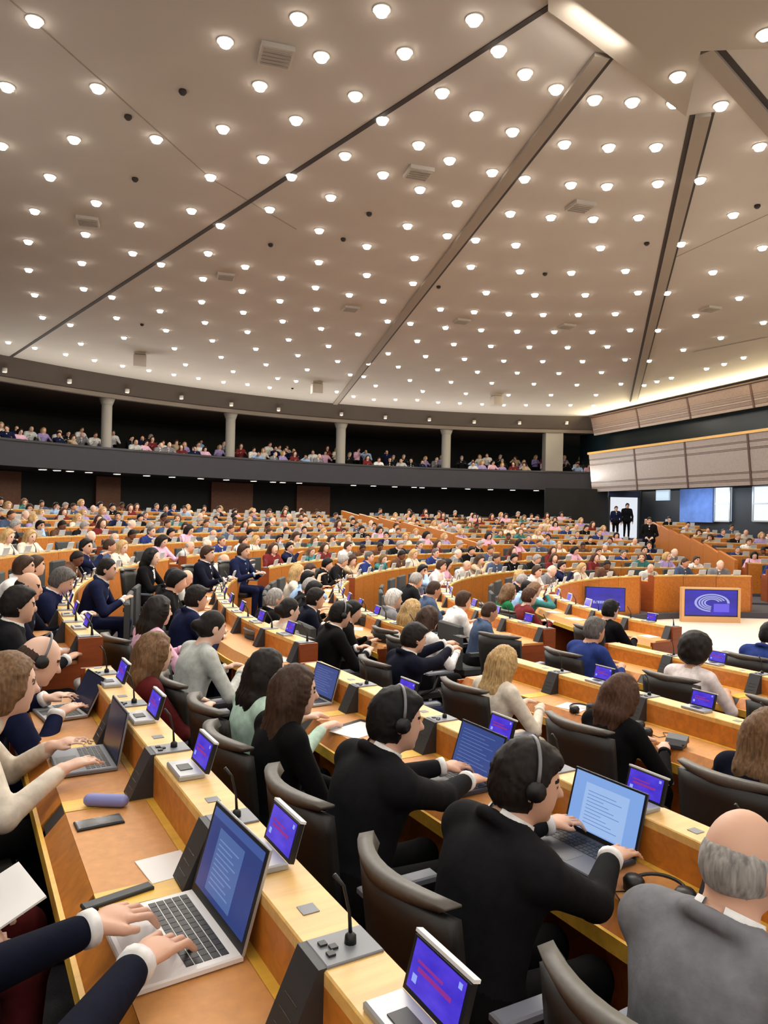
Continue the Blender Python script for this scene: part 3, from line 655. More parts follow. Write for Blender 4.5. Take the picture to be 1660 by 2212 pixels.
# ================================================================== PEOPLE (signed-distance bodies, one continuous skin each)
class Sdf:
    def __init__(s): s.p = []
    def rc(s, a, b, ra, rb, tag, k=.02, flat=None): s.p.append(('rc', np.array(a, float), np.array(b, float), ra, rb, tag, k, flat)); return s
    def el(s, c, r, tag, k=.02, rot=None): s.p.append(('el', np.array(c, float), np.array(r, float), rot, None, tag, k, None)); return s
    def tor(s, c, ax, R, r, tag, k=.01): 
        ax = np.array(ax, float); s.p.append(('to', np.array(c, float), ax/np.linalg.norm(ax), R, r, tag, k, None)); return s
    @staticmethod
    def dist(q, P):
        t = q[0]
        if t == 'rc':
            a, b, ra, rb, flat = q[1], q[2], q[3], q[4], q[7]
            if flat is not None:
                ax = np.array(flat[0], float); ax /= np.linalg.norm(ax); f = flat[1]
                P = P + ((P-a) @ ax)[..., None]*ax*(1/f-1); b = b + ((b-a) @ ax)*ax*(1/f-1)
            ba = b-a; L = max(1e-9, ba @ ba); tt = np.clip(((P-a) @ ba)/L, 0, 1)
            d = np.linalg.norm(P-a-tt[..., None]*ba, axis=-1)-(ra+(rb-ra)*tt)
            return d*(min(1, flat[1]) if flat is not None else 1)
        if t == 'el':
            Q = P-q[1]
            if q[3] is not None: Q = Q @ q[3]
            k0 = np.linalg.norm(Q/q[2], axis=-1); k1 = np.linalg.norm(Q/q[2]**2, axis=-1)
            return k0*(k0-1)/np.maximum(k1, 1e-6)
        Q = P-q[1]; h = Q @ q[2]; r = np.sqrt(np.maximum(0, (Q*Q).sum(-1)-h*h)); return np.hypot(r-q[3], h)-q[4]
    def bounds(s, q):
        if q[0] == 'rc': r = max(q[3], q[4])*(max(1, q[7][1]) if q[7] is not None else 1); return np.minimum(q[1], q[2])-r, np.maximum(q[1], q[2])+r
        if q[0] == 'el': r = q[2].max(); return q[1]-r, q[1]+r
        return q[1]-q[3]-q[4], q[1]+q[3]+q[4]
    def mesh(s, h, cut=None, zmin=None):
        lo = np.min([s.bounds(q)[0] for q in s.p], 0)-2*h; hi = np.max([s.bounds(q)[1] for q in s.p], 0)+2*h
        if zmin is not None: lo[2] = max(lo[2], zmin)
        n = np.ceil((hi-lo)/h).astype(int)+1
        ax = [lo[i]+h*np.arange(n[i]) for i in range(3)]
        D = np.full(n, 1.0)
        for q in s.p:
            b0, b1 = s.bounds(q); m = .05+q[6]
            i0 = np.maximum(0, np.floor((b0-m-lo)/h).astype(int)); i1 = np.minimum(n, np.ceil((b1+m-lo)/h).astype(int)+1)
            if (i1 <= i0).any(): continue
            sl = tuple(slice(i0[j], i1[j]) for j in range(3))
            P = np.stack(np.meshgrid(*[ax[j][sl[j]] for j in range(3)], indexing='ij'), -1)
            d = s.dist(q, P); e = D[sl]; k = q[6]
            hh = np.clip(.5+.5*(e-d)/k, 0, 1); D[sl] = e*(1-hh)+d*hh-k*hh*(1-hh)
        if cut is not None:
            P = np.stack(np.meshgrid(*ax, indexing='ij'), -1); D = cut(P, D)
        V, Fq = surface_nets(D, lo, h)
        return V, Fq
    def tags(s, V, Fq):
        c = V[Fq].mean(1); names = []; best = np.full(len(c), 1e9); idx = np.zeros(len(c), int)
        for i, q in enumerate(s.p):
            d = s.dist(q, c); m = d < best; best[m] = d[m]; idx[m] = i
        return [s.p[i][5] for i in idx]
def surface_nets(D, lo, h):
    ins = D < 0; n = D.shape
    C = [(i, j, k) for i in (0, 1) for j in (0, 1) for k in (0, 1)]
    sub = lambda A, c: A[c[0]:n[0]-1+c[0], c[1]:n[1]-1+c[1], c[2]:n[2]-1+c[2]]
    cnt = sum(sub(ins, c).astype(np.int8) for c in C); act = (cnt > 0) & (cnt < 8)
    ids = np.argwhere(act); vid = np.full(act.shape, -1, int); vid[act] = np.arange(len(ids))
    acc = np.zeros((len(ids), 3)); num = np.zeros(len(ids))
    vals = {c: D[ids[:, 0]+c[0], ids[:, 1]+c[1], ids[:, 2]+c[2]] for c in C}
    for a in C:
        for ax in range(3):
            if a[ax]: continue
            b = list(a); b[ax] = 1; b = tuple(b); va, vb = vals[a], vals[b]; m = (va < 0) != (vb < 0)
            t = np.where(m, va/np.where(va == vb, 1, va-vb), 0); p = np.tile(np.array(a, float), (len(ids), 1)); p[:, ax] = t
            acc[m] += p[m]; num[m] += 1
    V = lo+h*(ids+acc/num[:, None]); quads = []
    for ax in range(3):
        u, v = [(1, 2), (2, 0), (0, 1)][ax]; A = ins; sl0 = [slice(1, -1)]*3; sl1 = [slice(1, -1)]*3
        sl0[ax] = slice(0, -1); sl1[ax] = slice(1, None)
        a, b = A[tuple(sl0)], A[tuple(sl1)]; off = np.array([1, 1, 1]); off[ax] = 0
        for flip, m in ((False, a & ~b), (True, ~a & b)):
            g = np.argwhere(m)+off
            if not len(g): continue
            eu = np.zeros(3, int); eu[u] = 1; ev = np.zeros(3, int); ev[v] = 1
            q = [vid[tuple((g-x).T)] for x in (eu+ev, ev, 0*eu, eu)]
            q = np.stack(q, 1); quads.append(q[:, ::-1] if flip else q)
    return V, np.concatenate(quads)
def sdf_mesh(name, V, Fq, tags, matmap):
    me = bpy.data.meshes.new(name); me.vertices.add(len(V)); me.vertices.foreach_set('co', V.astype(np.float32).ravel())
    nf = len(Fq); me.loops.add(nf*4); me.loops.foreach_set('vertex_index', Fq.astype(np.int32).ravel())
    me.polygons.add(nf); me.polygons.foreach_set('loop_start', np.arange(0, nf*4, 4, dtype=np.int32))
    try: me.polygons.foreach_set('loop_total', np.full(nf, 4, dtype=np.int32))
    except Exception: pass
    names = sorted(set(tags)); 
    for t in names: me.materials.append(matmap[t])
    ix = {t: i for i, t in enumerate(names)}
    me.update(calc_edges=True)
    me.polygons.foreach_set('material_index', np.array([ix[t] for t in tags], dtype=np.int32)); me.polygons.foreach_set('use_smooth', np.ones(nf, dtype=bool))
    me.validate(); me.update(); return me
def v3(*a): return np.array(a, float)
def ik(sh, wr, l1, l2, pole):
    d = wr-sh; L = np.linalg.norm(d); mx = (l1+l2)*.985
    if L > mx: wr = sh+d/L*mx; d = wr-sh; L = mx
    a = (l1*l1-l2*l2+L*L)/(2*L); hgt = math.sqrt(max(1e-6, l1*l1-a*a)); n = d/L
    p = pole-(pole @ n)*n; p /= np.linalg.norm(p); return sh+n*a+p*hgt, wr
def rot_yaw(a): c, s = math.cos(a), math.sin(a); return np.array([[c, -s, 0], [s, c, 0], [0, 0, 1.]])
def rot_pitch(a): c, s = math.cos(a), math.sin(a); return np.array([[c, 0, s], [0, 1, 0], [-s, 0, c]])

CUFFS = []; COLLAR = []
def body_sdf(P):
    """+x forward, +y left, z up; seated on a 0.46 m seat unless stand"""
    S = Sdf(); CUFFS.clear(); COLLAR.clear(); hip_z = .90 if P.get('stand') else .505
    lean = R_(P.get('lean', 8)); twist = R_(P.get('twist', 0)); fem = P.get('slim', False); fw = 1.0 if fem else 1.10; sp = 1.0 if P.get('stand') else .93
    hip = v3(0, 0, hip_z); up = v3(math.sin(lean), 0, math.cos(lean)); fwd = v3(math.cos(lean), 0, -math.sin(lean))
    waist = hip+up*.16*sp; chest = hip+up*.37*sp+v3(.005, 0, 0); sh = hip+up*.50*sp; nb = hip+up*.555*sp+fwd*.015; 
    if P.get('roundback', 0): chest = chest-fwd*P['roundback']*.5; nb = nb+fwd*P['roundback']
    top, low, shirt, skin = 'top', 'low', 'shirt', 'skin'
    fl = (fwd, .70)
    S.rc(hip+v3(0, -.075, 0), hip+v3(0, .075, 0), .13*fw+.005, .13*fw+.005, low, .05)
    S.rc(hip+up*.04, waist, .155*fw, .150*fw, top, .05, fl)
    S.rc(waist, chest, .150*fw, .175*fw, top, .06, fl)
    for s_ in (-1, 1):
        S.rc(chest+v3(0, s_*.07, 0), sh+v3(0, s_*.145*fw, -.01), .095*fw, .062*fw, top, .05)
        S.rc(nb+v3(0, s_*.02, -.01), sh+v3(0, s_*.155*fw, .005), .045, .055*fw, top, .04)
    hd_p = R_(P.get('head_pitch', 8)); hd_y = R_(P.get('head_yaw', 0)); HR = rot_yaw(hd_y) @ rot_pitch(hd_p)
    hc = nb+up*.060+v3(.012, 0, .0)+HR @ v3(.022, 0, .085)
    S.rc(nb-up*.02, hc+HR @ v3(-.02, 0, -.06), .058*fw, .052*fw, skin, .02)
    S.el(hc, (.098, .077, .113), skin, .01, HR); S.el(hc+HR @ v3(.032, 0, -.055), (.062, .056, .066), skin, .03, HR)
    if P.get('face', True):
        S.rc(hc+HR @ v3(.092, 0, .008), hc+HR @ v3(.112, 0, -.024), .008, .014, skin, .012)
        S.el(hc+HR @ v3(.083, 0, -.062), (.014, .024, .010), 'lip', .006, HR); S.el(hc+HR @ v3(.075, 0, -.098), (.02, .022, .016), skin, .015, HR)
        for s_ in (-1, 1):
            S.el(hc+HR @ v3(.080, s_*.031, .008), (.012, .013, .008), 'eye', .003, HR)
            S.rc(hc+HR @ v3(.086, s_*.018, .026), hc+HR @ v3(.078, s_*.046, .024), .008, .006, 'brow', .008)
    for s_ in (-1, 1): S.el(hc+HR @ v3(-.008, s_*.079, -.012), (.022, .010, .032), skin, .008, HR)
    if P.get('collar', True):
        COLLAR.append((nb+up*.026+fwd*.006, up+fwd*.30, .061*fw))
        S.tor(nb+up*.004, up+fwd*.35, .078*fw, .020, top, .02)
        S.rc(nb+fwd*.055-up*.01, chest+fwd*.125+up*.02, .034, .012, 'shirt', .006)
    if P.get('tie'): S.rc(nb+fwd*.066-up*.02, chest+fwd*.130-up*.03, .012, .02, 'tie', .003)
    # arms
    out = {}
    for s_, nm in ((1, 'L'), (-1, 'R')):
        shp = sh+v3(0, s_*.178*fw, -.015); wt = P.get('wrist'+nm); wt = v3(*wt) if wt is not None else hip+v3(.40, s_*.13, .28)
        pole = v3(-.35, s_*.75, -.8)
        if P.get('pole'+nm) is not None: pole = v3(*P['pole'+nm])
        ar = P.get('arm', 1.0); el, wr = ik(shp, wt, .30*ar, .255*ar, pole); sl = 'skin' if P.get('bare') else top
        S.rc(shp, el, .060*fw, .047*fw, top if P.get('bare') != 'all' else skin, .03); d = (wr-el)/np.linalg.norm(wr-el); S.rc(el, wr-d*.036, .046*fw, .035*fw, sl, .02); S.rc(wr-d*.05, wr, .029*fw, .027*fw, skin, .004)
        hd = d*.45+v3(.55, 0, 0); hd[2] = max(-.2, min(.3, hd[2])); hd /= np.linalg.norm(hd)
        if P.get('stand') or P.get('wristR') is None: hd = d
        if P.get('cuff', True): CUFFS.append((wr-d*.016, wr+d*.010, .0385*fw))
        hand(S, wr, hd, s_, P.get('fingers', False), P.get('hand'+nm, 'flat'), P.get('palm'+nm), .95 if fem else P.get('hands', 1.0))
        out[nm] = wr
    # legs
    if P.get('stand'):
        for s_ in (-1, 1):
            kn = v3(.02, s_*.10, .48); an = v3(-.02, s_*.105, .08)
            S.rc(hip+v3(0, s_*.085, -.03), kn, .088, .06, low, .03); S.rc(kn, an, .058, .042, low, .02); S.rc(an+v3(-.02, 0, -.035), an+v3(.15, s_*.02, -.045), .042, .035, 'shoe', .01)
    else:
        for s_ in (-1, 1):
            kn = v3(.42, s_*.10, .52); an = v3(.40, s_*.11, .09)
            S.rc(hip+v3(.02, s_*.085, .0), kn, .088, .064, low, .03); S.rc(kn, an, .06, .042, low, .02); S.rc(an+v3(-.03, 0, -.045), an+v3(.14, s_*.02, -.052), .042, .035, 'shoe', .01)
    return S, hc, HR, nb, up, fwd
def hand(S, wr, d, s_, fingers, pose, palm_n, sc_=1.0):
    n = v3(0, 0, -1) if palm_n is None else v3(*palm_n); n = n-(n @ d)*d; n /= np.linalg.norm(n); side = np.cross(d, n)   # n = palm direction
    ts = -float(s_)                                          # thumb side of a left / right hand
    tdir = side*ts
    kn = wr+d*.090*sc_
    S.rc(wr+d*.006, kn-d*.034*sc_, .028*sc_, .041*sc_, 'skin', .010, (n, .46))
    if not fingers:
        S.rc(kn, kn+d*.055+n*.03, .026, .017, 'skin', .012, (n, .6)); S.rc(wr+d*.03+tdir*.025, wr+d*.075+tdir*.045+n*.012, .013, .010, 'skin', .01); return
    cur = {'flat': (.35, .6), 'type': (.30, .55), 'fist': (1.25, 1.5), 'pinch': (.7, .9)}[pose]
    for i, (o, L) in enumerate(((.0335, .080), (.0115, .091), (-.0110, .085), (-.0325, .069))):
        b0 = kn+tdir*o*sc_-d*abs(o)*.18; a1 = cur[0]*(1+.12*math.sin(i*2.1+s_)); a2 = a1+cur[1]*(1+.15*math.cos(i*1.7))
        sp = tdir*o*1.3
        d1 = d*math.cos(a1)+n*math.sin(a1)+sp*3; d1 /= np.linalg.norm(d1); d2 = d*math.cos(a2)+n*math.sin(a2)+sp*3; d2 /= np.linalg.norm(d2)
        p1 = b0+d1*L*.52*sc_; p2 = p1+d2*L*.48*sc_
        S.rc(b0-d*.016, p1, .0098*sc_, .0086*sc_, 'skin', .002); S.rc(p1, p2, .0086*sc_, .0070*sc_, 'skin', .0015)
    t0 = wr+d*.022+tdir*.024*sc_; t1 = t0+(d*.72+tdir*.62+n*.25)*.042*sc_; t2 = t1+(d*.92+tdir*.12+n*.3)*.032*sc_
    S.rc(t0, t1, .0145*sc_, .011*sc_, 'skin', .008); S.rc(t1, t2, .0108*sc_, .0082*sc_, 'skin', .003)

def hair_sdf(P, hc, HR, nb, up, fwd):
    st = P['hair_style']; H = Sdf(); L = lambda x, y, z: hc+HR @ v3(x, y, z)
    face = None
    if st in ('short', 'crop', 'bald'):
        if st == 'bald':
            H.el(L(-.008, 0, -.006), (.1005, .0805, .088), 'hair', .01, HR)
        else:
            t = .014 if st == 'short' else .007
            H.el(L(-.006, 0, .012), (.098+t, .077+t, .108+t), 'hair', .01, HR)
            H.el(L(-.045, 0, -.035), (.062, .068, .062), 'hair', .03, HR)
            if st == 'short': H.rc(L(.07, -.04, .085), L(.06, .045, .092), .018, .018, 'hair', .03)
        def cut(Pt, D):
            Q = (Pt-hc) @ HR; x, y, z = Q[..., 0], Q[..., 1], Q[..., 2]
            # face opening, open in front of the ears and below the nape
            f = np.maximum(x-.012-.35*np.maximum(0, z-.02)-.06*(z > .07), -1) if st != 'bald' else x-.03
            lim = (.075 if st != 'bald' else 9.)
            fc = np.where(z < lim, .018+np.clip((z+.01)*.75, -.01, .07)-x, 1.0)
            D = np.maximum(D, -fc)
            D = np.maximum(D, -(z+.085))
            if st == 'bald': D = np.maximum(np.maximum(D, z-.030+.25*x), -(z+.062))
            stria = .0026*np.sin(38*np.arctan2(y, -x+.02)+6*np.sin(z*40))*(st != 'bald')+.0016*np.sin(90*np.arctan2(y, z+.03)+5*np.sin(x*60)); return D+stria
    elif st == 'afro':
        H.el(L(-.02, 0, .05), (.135, .135, .13), 'hair', .02, HR); H.el(L(-.05, 0, -.03), (.10, .12, .085), 'hair', .04, HR)
        def cut(Pt, D):
            Q = (Pt-hc) @ HR; x, y, z = Q[..., 0], Q[..., 1], Q[..., 2]
            D = np.maximum(D, -np.where(z < .07, .045-x, 1.0)); return D+.006*np.sin(70*x)*np.sin(70*y)*np.sin(70*z)
    elif st == 'tied':
        H.el(L(-.008, 0, .012), (.106, .084, .112), 'hair', .01, HR); H.el(L(-.05, 0, -.03), (.06, .066, .06), 'hair', .03, HR); H.el(L(-.115, 0, -.01), (.05, .045, .045), 'hair', .03, HR)
        def cut(Pt, D):
            Q = (Pt-hc) @ HR; x, y, z = Q[..., 0], Q[..., 1], Q[..., 2]
            D = np.maximum(D, -np.where(z < .08, .03+np.clip(z*.7, -.01, .06)-x, 1.0)); return D+.0025*np.sin(34*np.arctan2(y, z))
    else:
        ln = P.get('hair_len', .30)       # bob or long
        H.el(L(-.008, 0, .014), (.114, .093, .117), 'hair', .01, HR)
        base = L(-.05, 0, .0); bk = hc-fwd*.085-up*(.06+ln*.55); end = hc-fwd*.11-up*(.10+ln)
        lo = min(1, ln/.35)
        for s_ in (-1, 0, 1):
            m_ = L(-.055, s_*.055, -.05); e1 = bk+v3(0, s_*.07, 0)*(1-.1*lo); e2 = end+v3(0, s_*.065, .01*abs(s_))*(1-.15*lo)
            H.rc(base+v3(0, s_*.05, 0), m_, .065, .062, 'hair', .03); H.rc(m_, e1, .06, .052, 'hair', .03); H.rc(e1, e2, .052, .028, 'hair', .03)
        for s_ in (-1, 1):
            a = L(.018, s_*.080, -.01); H.rc(L(.01, s_*.075, .05), a, .026, .026, 'hair', .03); H.rc(a, a-up*min(.16, ln*.8)-fwd*.015, .026, .02, 'hair', .03)
        def cut(Pt, D):
            Q = (Pt-hc) @ HR; x, y, z = Q[..., 0], Q[..., 1], Q[..., 2]
            op = np.where(z < .085, np.minimum(.035+np.clip(z*.5, -.02, .04)-x, 1)+np.maximum(0, np.abs(y)-.068)*1.6, 1.0)
            D = np.maximum(D, -op); return D+.0035*np.sin(60*np.arctan2(y, -x+.03)+9*np.sin(z*16))
    return H, cut

HAIRC = {'black': (12, 10, 10), 'dark': (25, 18, 15), 'brown': (60, 41, 29), 'light_brown': (110, 82, 56), 'blonde': (178, 146, 98), 'grey': (150, 146, 142), 'white': (206, 202, 196), 'auburn': (72, 46, 32), 'salt': (90, 86, 84)}
def cloth(name, rgb): return mat('cloth_'+name, rgb, .9, 'noise', scale=22, amt=.16, bump=.25, spec=.12)
CL = {'black': (14, 14, 16), 'charcoal': (24, 24, 27), 'navy': (22, 28, 58), 'deep_navy': (14, 17, 34), 'blue': (38, 54, 112), 'cream': (222, 212, 196), 'white': (232, 230, 228), 'pale_grey': (186, 190, 186), 'grey': (122, 123, 128),
      'pink': (222, 176, 200), 'maroon': (88, 30, 32), 'mint': (186, 214, 198), 'green': (30, 104, 62), 'dark_red': (110, 40, 42), 'floral': (226, 214, 212), 'beige': (186, 164, 136), 'brown': (92, 66, 50), 'teal': (60, 120, 120), 'orange': (224, 120, 62), 'red': (168, 32, 48), 'sky': (150, 178, 214), 'lilac': (160, 144, 196), 'steel': (70, 84, 110)}
def hairmat(c): return mat('hair_'+c, HAIRC[c], .6, 'hair', scale=10, amt=.45, spec=.25)
def matmap(P):
    skin = SKIN[P.get('skin', 0)]
    return {'top': cloth(P['top'], CL[P['top']]), 'low': cloth(P.get('low', 'black'), CL[P.get('low', 'black')]), 'shirt': cloth(P.get('shirt', 'white'), CL[P.get('shirt', 'white')]), 'skin': skin,
            'lip': mat('lip', (168, 96, 88), .5), 'eye': EYE, 'brow': hairmat(P.get('hair', 'dark')), 'tie': cloth(P.get('tie') or 'blue', CL[P.get('tie') or 'blue']), 'shoe': BLACK, 'hair': hairmat(P.get('hair', 'dark'))}
def person(loc, yaw, label, P, res=.014, group=None, scale=1.0):
    S, hc, HR, nb, up, fwd = body_sdf(P)
    V, Fq = S.mesh(res); tg = S.tags(V, Fq); mm = matmap(P)
    o = bpy.data.objects.new('person', sdf_mesh('person', V, Fq, tg, mm)); link(o); o.location = loc; o.rotation_euler = (0, 0, yaw); o.scale = (scale,)*3
    tag(o, label, 'person', group)
    for a_, b_, r_ in list(CUFFS):
        m = MB(); m.tube([a_, (a_+b_)/2, b_, b_-(b_-a_)*.15], [r_*.97, r_, r_, r_*.8], 14); m.build('shirt_cuff', mm['shirt'], o)
    for c_, ax_, r_ in list(COLLAR):
        ax_ = Vector(ax_).normalized(); x_ = Vector((0, 1, 0)); y_ = ax_.cross(x_).normalized()
        m = MB(); pts = [Vector(c_)+x_*math.cos(t)*r_+y_*math.sin(t)*r_ for t in [PI/2+.35+(2*PI-.7)*i/20 for i in range(21)]]
        vs = [];
        for q_ in pts: d_ = (q_-Vector(c_)).normalized(); vs += [q_-ax_*.022+d_*.006, q_+ax_*.016, q_+ax_*.016+d_*.006, q_-ax_*.022+d_*.016]
        m.add(vs, [(4*i+j, 4*i+(j+1) % 4, 4*i+4+(j+1) % 4, 4*i+4+j) for i in range(20) for j in range(4)], 0, True); m.build('shirt_collar', mm['shirt'], o)
    if P.get('hair_style', 'none') != 'none':
        H, cut = hair_sdf(P, hc, HR, nb, up, fwd); V, Fq = H.mesh(min(res, .012), cut); h = bpy.data.objects.new('hair', sdf_mesh('hair', V, Fq, ['hair']*len(Fq), mm)); link(h, o)
    if P.get('headset'):
        M = Matrix.Translation(hc) @ Matrix([list(HR[i])+[0] for i in range(3)]+[[0, 0, 0, 1]]) 
        hs = empty('headset', (0, 0, 0)); hs.parent = None; hs.matrix_world = o_matrix(loc, yaw, scale) @ M
        tag(hs, 'thin dark headset worn by '+P['headset'], 'headset')
        m = MB(); m.tube([(0.0, math.cos(t)*.097, .03+math.sin(t)*.104) for t in [PI*i/14 for i in range(15)]], .006, 6); m.build('band', mat('headset_band', (120, 120, 124), .35), hs)
        for s_ in (-1, 1): m = MB(); m.tube([(0, s_*.083, .0), (0, s_*.103, .0)], [.034, .03], 12); m.build('ear_cup', BLACK, hs)
    return o, hc, HR
def o_matrix(loc, yaw, s): return Matrix.Translation(loc) @ Matrix.Rotation(yaw, 4, 'Z') @ Matrix.Scale(s, 4)
def to_local(p, loc, yaw, s=1.0): q = o_matrix(loc, yaw, s).inverted() @ Vector(p); return (q.x, q.y, q.z)
TAKEN = []
def sit(k, u, v, label, P, res=.014, dyaw=0.0, scale=1.0, wl=None, wr=None, chair_label=None, sect=True):
    """seated person in straight row k at (u, v); wl / wr are world targets for the wrists"""
    loc = UV(u, v, ZK[k]); yaw = SROT+R_(dyaw)
    return put(loc, yaw, label, P, res, scale, wl, wr, chair_label)
def put(loc, yaw, label, P, res=.014, scale=1.0, wl=None, wr=None, chair_label=None):
    P = dict(P)
    if wl is not None: P['wristL'] = to_local(wl, loc, yaw, scale)
    if wr is not None: P['wristR'] = to_local(wr, loc, yaw, scale)
    o = person(loc, yaw, label, P, res, None, scale)
    TAKEN.append(Vector(loc).xy)
    if chair_label: chair(Vector(loc)+Vector((.06*math.cos(yaw), .06*math.sin(yaw), 0)), yaw, chair_label)
    return o

# ================================================================== THINGS ON THE DESKS
def laptop(loc, rz, label, base_m, screen_tree, w=.335, d=.235, ang=108, dark_keys=True, keys=True):
    """+x points away from its user; hinge along the far edge"""
    e = empty('laptop', loc, rz, label, 'laptop')
    m = MB(); m.box(-d/2, d/2, -w/2, w/2, .004, .018, b=.004); b = m.build('base', base_m, e)
    m = MB()
    for sx_ in (-1, 1):
        for sy_ in (-1, 1): m.box(sx_*d*.42-.008, sx_*d*.42+.008, sy_*w*.42-.008, sy_*w*.42+.008, 0, .004)
    m.build('rubber_feet', BLACK, b)
    KM = BLACK if dark_keys else SILVER
    if keys:
        m = MB(); x0, x1 = -d*.02, d*.40
        for r in range(5):
            for c in range(13):
                xa = x0+(x1-x0)*r/5; ya = -w*.44+(w*.88)*c/13
                m.box(xa+.0015, xa+(x1-x0)/5-.0015, ya+.0012, ya+w*.88/13-.0012, .018, .0195)
        k_ = m.build('keys', KM, b); k_['kind'] = 'stuff'
    m = MB(); m.box(-d*.44, -d*.08, -w*.16, w*.16, .018, .0186); m.build('touchpad', mat('touchpad_'+base_m.name, tuple(int(c) for c in ((206, 206, 206) if base_m is WHITEP else (70, 72, 76))), .4), b)
    t = R_(ang-90); M = Matrix.Translation((d/2-.004, 0, .016)) @ Matrix.Rotation(t, 4, 'Y'); h = d*.97
    m = MB(); m.box(0, .007, -w/2, w/2, 0, h, b=.002, M=M); lid = m.build('lid', base_m if base_m is not WHITEP else SILVER, e)
    m = MB(); m.box(-.0015, 0, -w/2+.002, w/2-.002, .002, h-.003, M=M); m.build('bezel', BLACK, lid)
    for nm, y0, y1, z0, z1, mt, off in screen_tree:
        m = MB(); m.box(-.0022-off, -.0016-off, w*(-y1)+w*.5*0, w*(-y0), h*z0, h*z1, M=M); m.build(nm, mt, lid)
    return e
def lcd(name, rgb, e=1.0): return mat('lcd_'+name, rgb, .3, emit=e)
NAVYDOC = [('display', -.46, .46, .10, .95, lcd('deep_blue', (40, 62, 128), .9), 0), ('document_page', -.28, .18, .16, .80, lcd('page_blue', (78, 108, 168), .9), .0007), ('toolbar', -.46, .46, .86, .95, lcd('toolbar_blue', (64, 92, 160), .9), .0007)] + \
    [('text_line', -.24, .12 - .05*(i % 3), .24+.05*i, .252+.05*i, lcd('line_blue', (120, 146, 196), .9), .0014) for i in range(10)]
BLUEDOC = [('display', -.47, .47, .08, .95, lcd('mid_blue', (52, 74, 142), .9), 0)] + [('text_line', -.4, .3 - .1*(i % 3), .2+.07*i, .214+.07*i, lcd('line_blue2', (96, 118, 178), .9), .0007) for i in range(10)]
PALEDOC = [('display', -.47, .47, .08, .96, lcd('pale_blue', (132, 172, 236), .95), 0), ('document_page', -.30, .30, .1, .82, lcd('page_pale', (164, 196, 244), .95), .0007)] + \
    [('text_line', -.25, .22 - .08*(i % 4), .2+.055*i, .212+.055*i, lcd('line_pale', (112, 148, 214), .9), .0014) for i in range(10)]
DARKDOC = [('display', -.47, .47, .08, .95, lcd('night', (22, 28, 52), .8), 0)]
GREYBASE = mat('dark_grey_laptop', (66, 70, 80), .4, metal=.2)
DZ = lambda k: ZK[k]+.7555
laptop(UV(.468, 1.83, DZ(0)), SROT+R_(3), 'white laptop with dark keys and blue document on screen under typing hands', WHITEP, NAVYDOC, .36, .25, 106)
laptop(UV(.472, 3.28, DZ(0)), SROT, 'dark grey laptop with dim screen used by the person in cream blouse', mat('grey_laptop', (120, 124, 134), .4), DARKDOC, .33, .225, 100)
laptop(UV(.475, 4.10, DZ(0)), SROT+R_(8), 'thin silver laptop lying before the balding man in navy', SILVER, DARKDOC, .29, .2, 116)
laptop(UV(1.99, 2.78, DZ(-1)), SROT, 'dark laptop with blue screen used by the first dark-haired man in charcoal suit', GREYBASE, BLUEDOC, .34, .235, 108)
laptop(UV(1.99, 1.99, DZ(-1)), SROT+R_(2), 'black laptop with pale blue document used by the man wearing a headset', GREYBASE, PALEDOC, .345, .24, 106)
laptop(UV(1.99, 4.42, DZ(-1)), SROT+R_(3), 'silver laptop with dark blue screen at the aisle end of the desk', SILVER, BLUEDOC, .32, .22, 106)
laptop(UV(1.99, .78, DZ(-1)), SROT, 'white laptop with pale screen before the bald man in grey', WHITEP, PALEDOC, .33, .23, 106)
def sheet(loc, rz, w, d, label, m=PAPER, t=.003, group=None, name='paper_sheet', cat='paper'):
    mb = MB(); mb.box(-d/2, d/2, -w/2, w/2, 0, t); o = mb.build(name, m, None, loc, rz); return tag(o, label, cat, group)
sheet(UV(.56, 2.21, DZ(0)), SROT+.1, .16, .14, 'white paper sheet half under the white laptop')
sheet(UV(2.0, 3.70, DZ(-1)), SROT+.35, .21, .27, 'white paper pad on the desk before the long-haired woman')
sheet(UV(2.02, 3.74, DZ(-1)-.0), SROT+.35, .23, .29, 'black folder under the white paper pad', BLACK, .0015, name='folder', cat='folder')
sheet(UV(2.0, 2.36, DZ(-1)), SROT+.2, .2, .2, 'white paper between the two men in charcoal suits')
sheet(UV(2.06, 2.16, DZ(-1)), SROT-.2, .12, .12, 'small white notepaper beside the pale screen laptop')
sheet(UV(3.9, 3.95, DZ(-2)), SROT+.3, .2, .18, 'white paper beside the blonde woman')
sheet(UV(3.9, 2.6, DZ(-2)), SROT-.1, .1, .12, 'small white paper beside the woman with long brown hair')
sheet(UV(3.96, 3.42, DZ(-2)), SROT, .07, .07, 'white paper cup mat before the brown-haired woman in black')
sheet(UV(5.7, 4.4, DZ(-3)), SROT+.2, .4, .2, 'white papers spread on the desk of the floral blouse')
sheet(UV(5.72, 3.5, DZ(-3)), SROT+.1, .2, .14, 'grey-blue tablet lying before the woman in floral blouse', mat('slate', (96, 108, 128), .4), .008, name='tablet', cat='tablet')
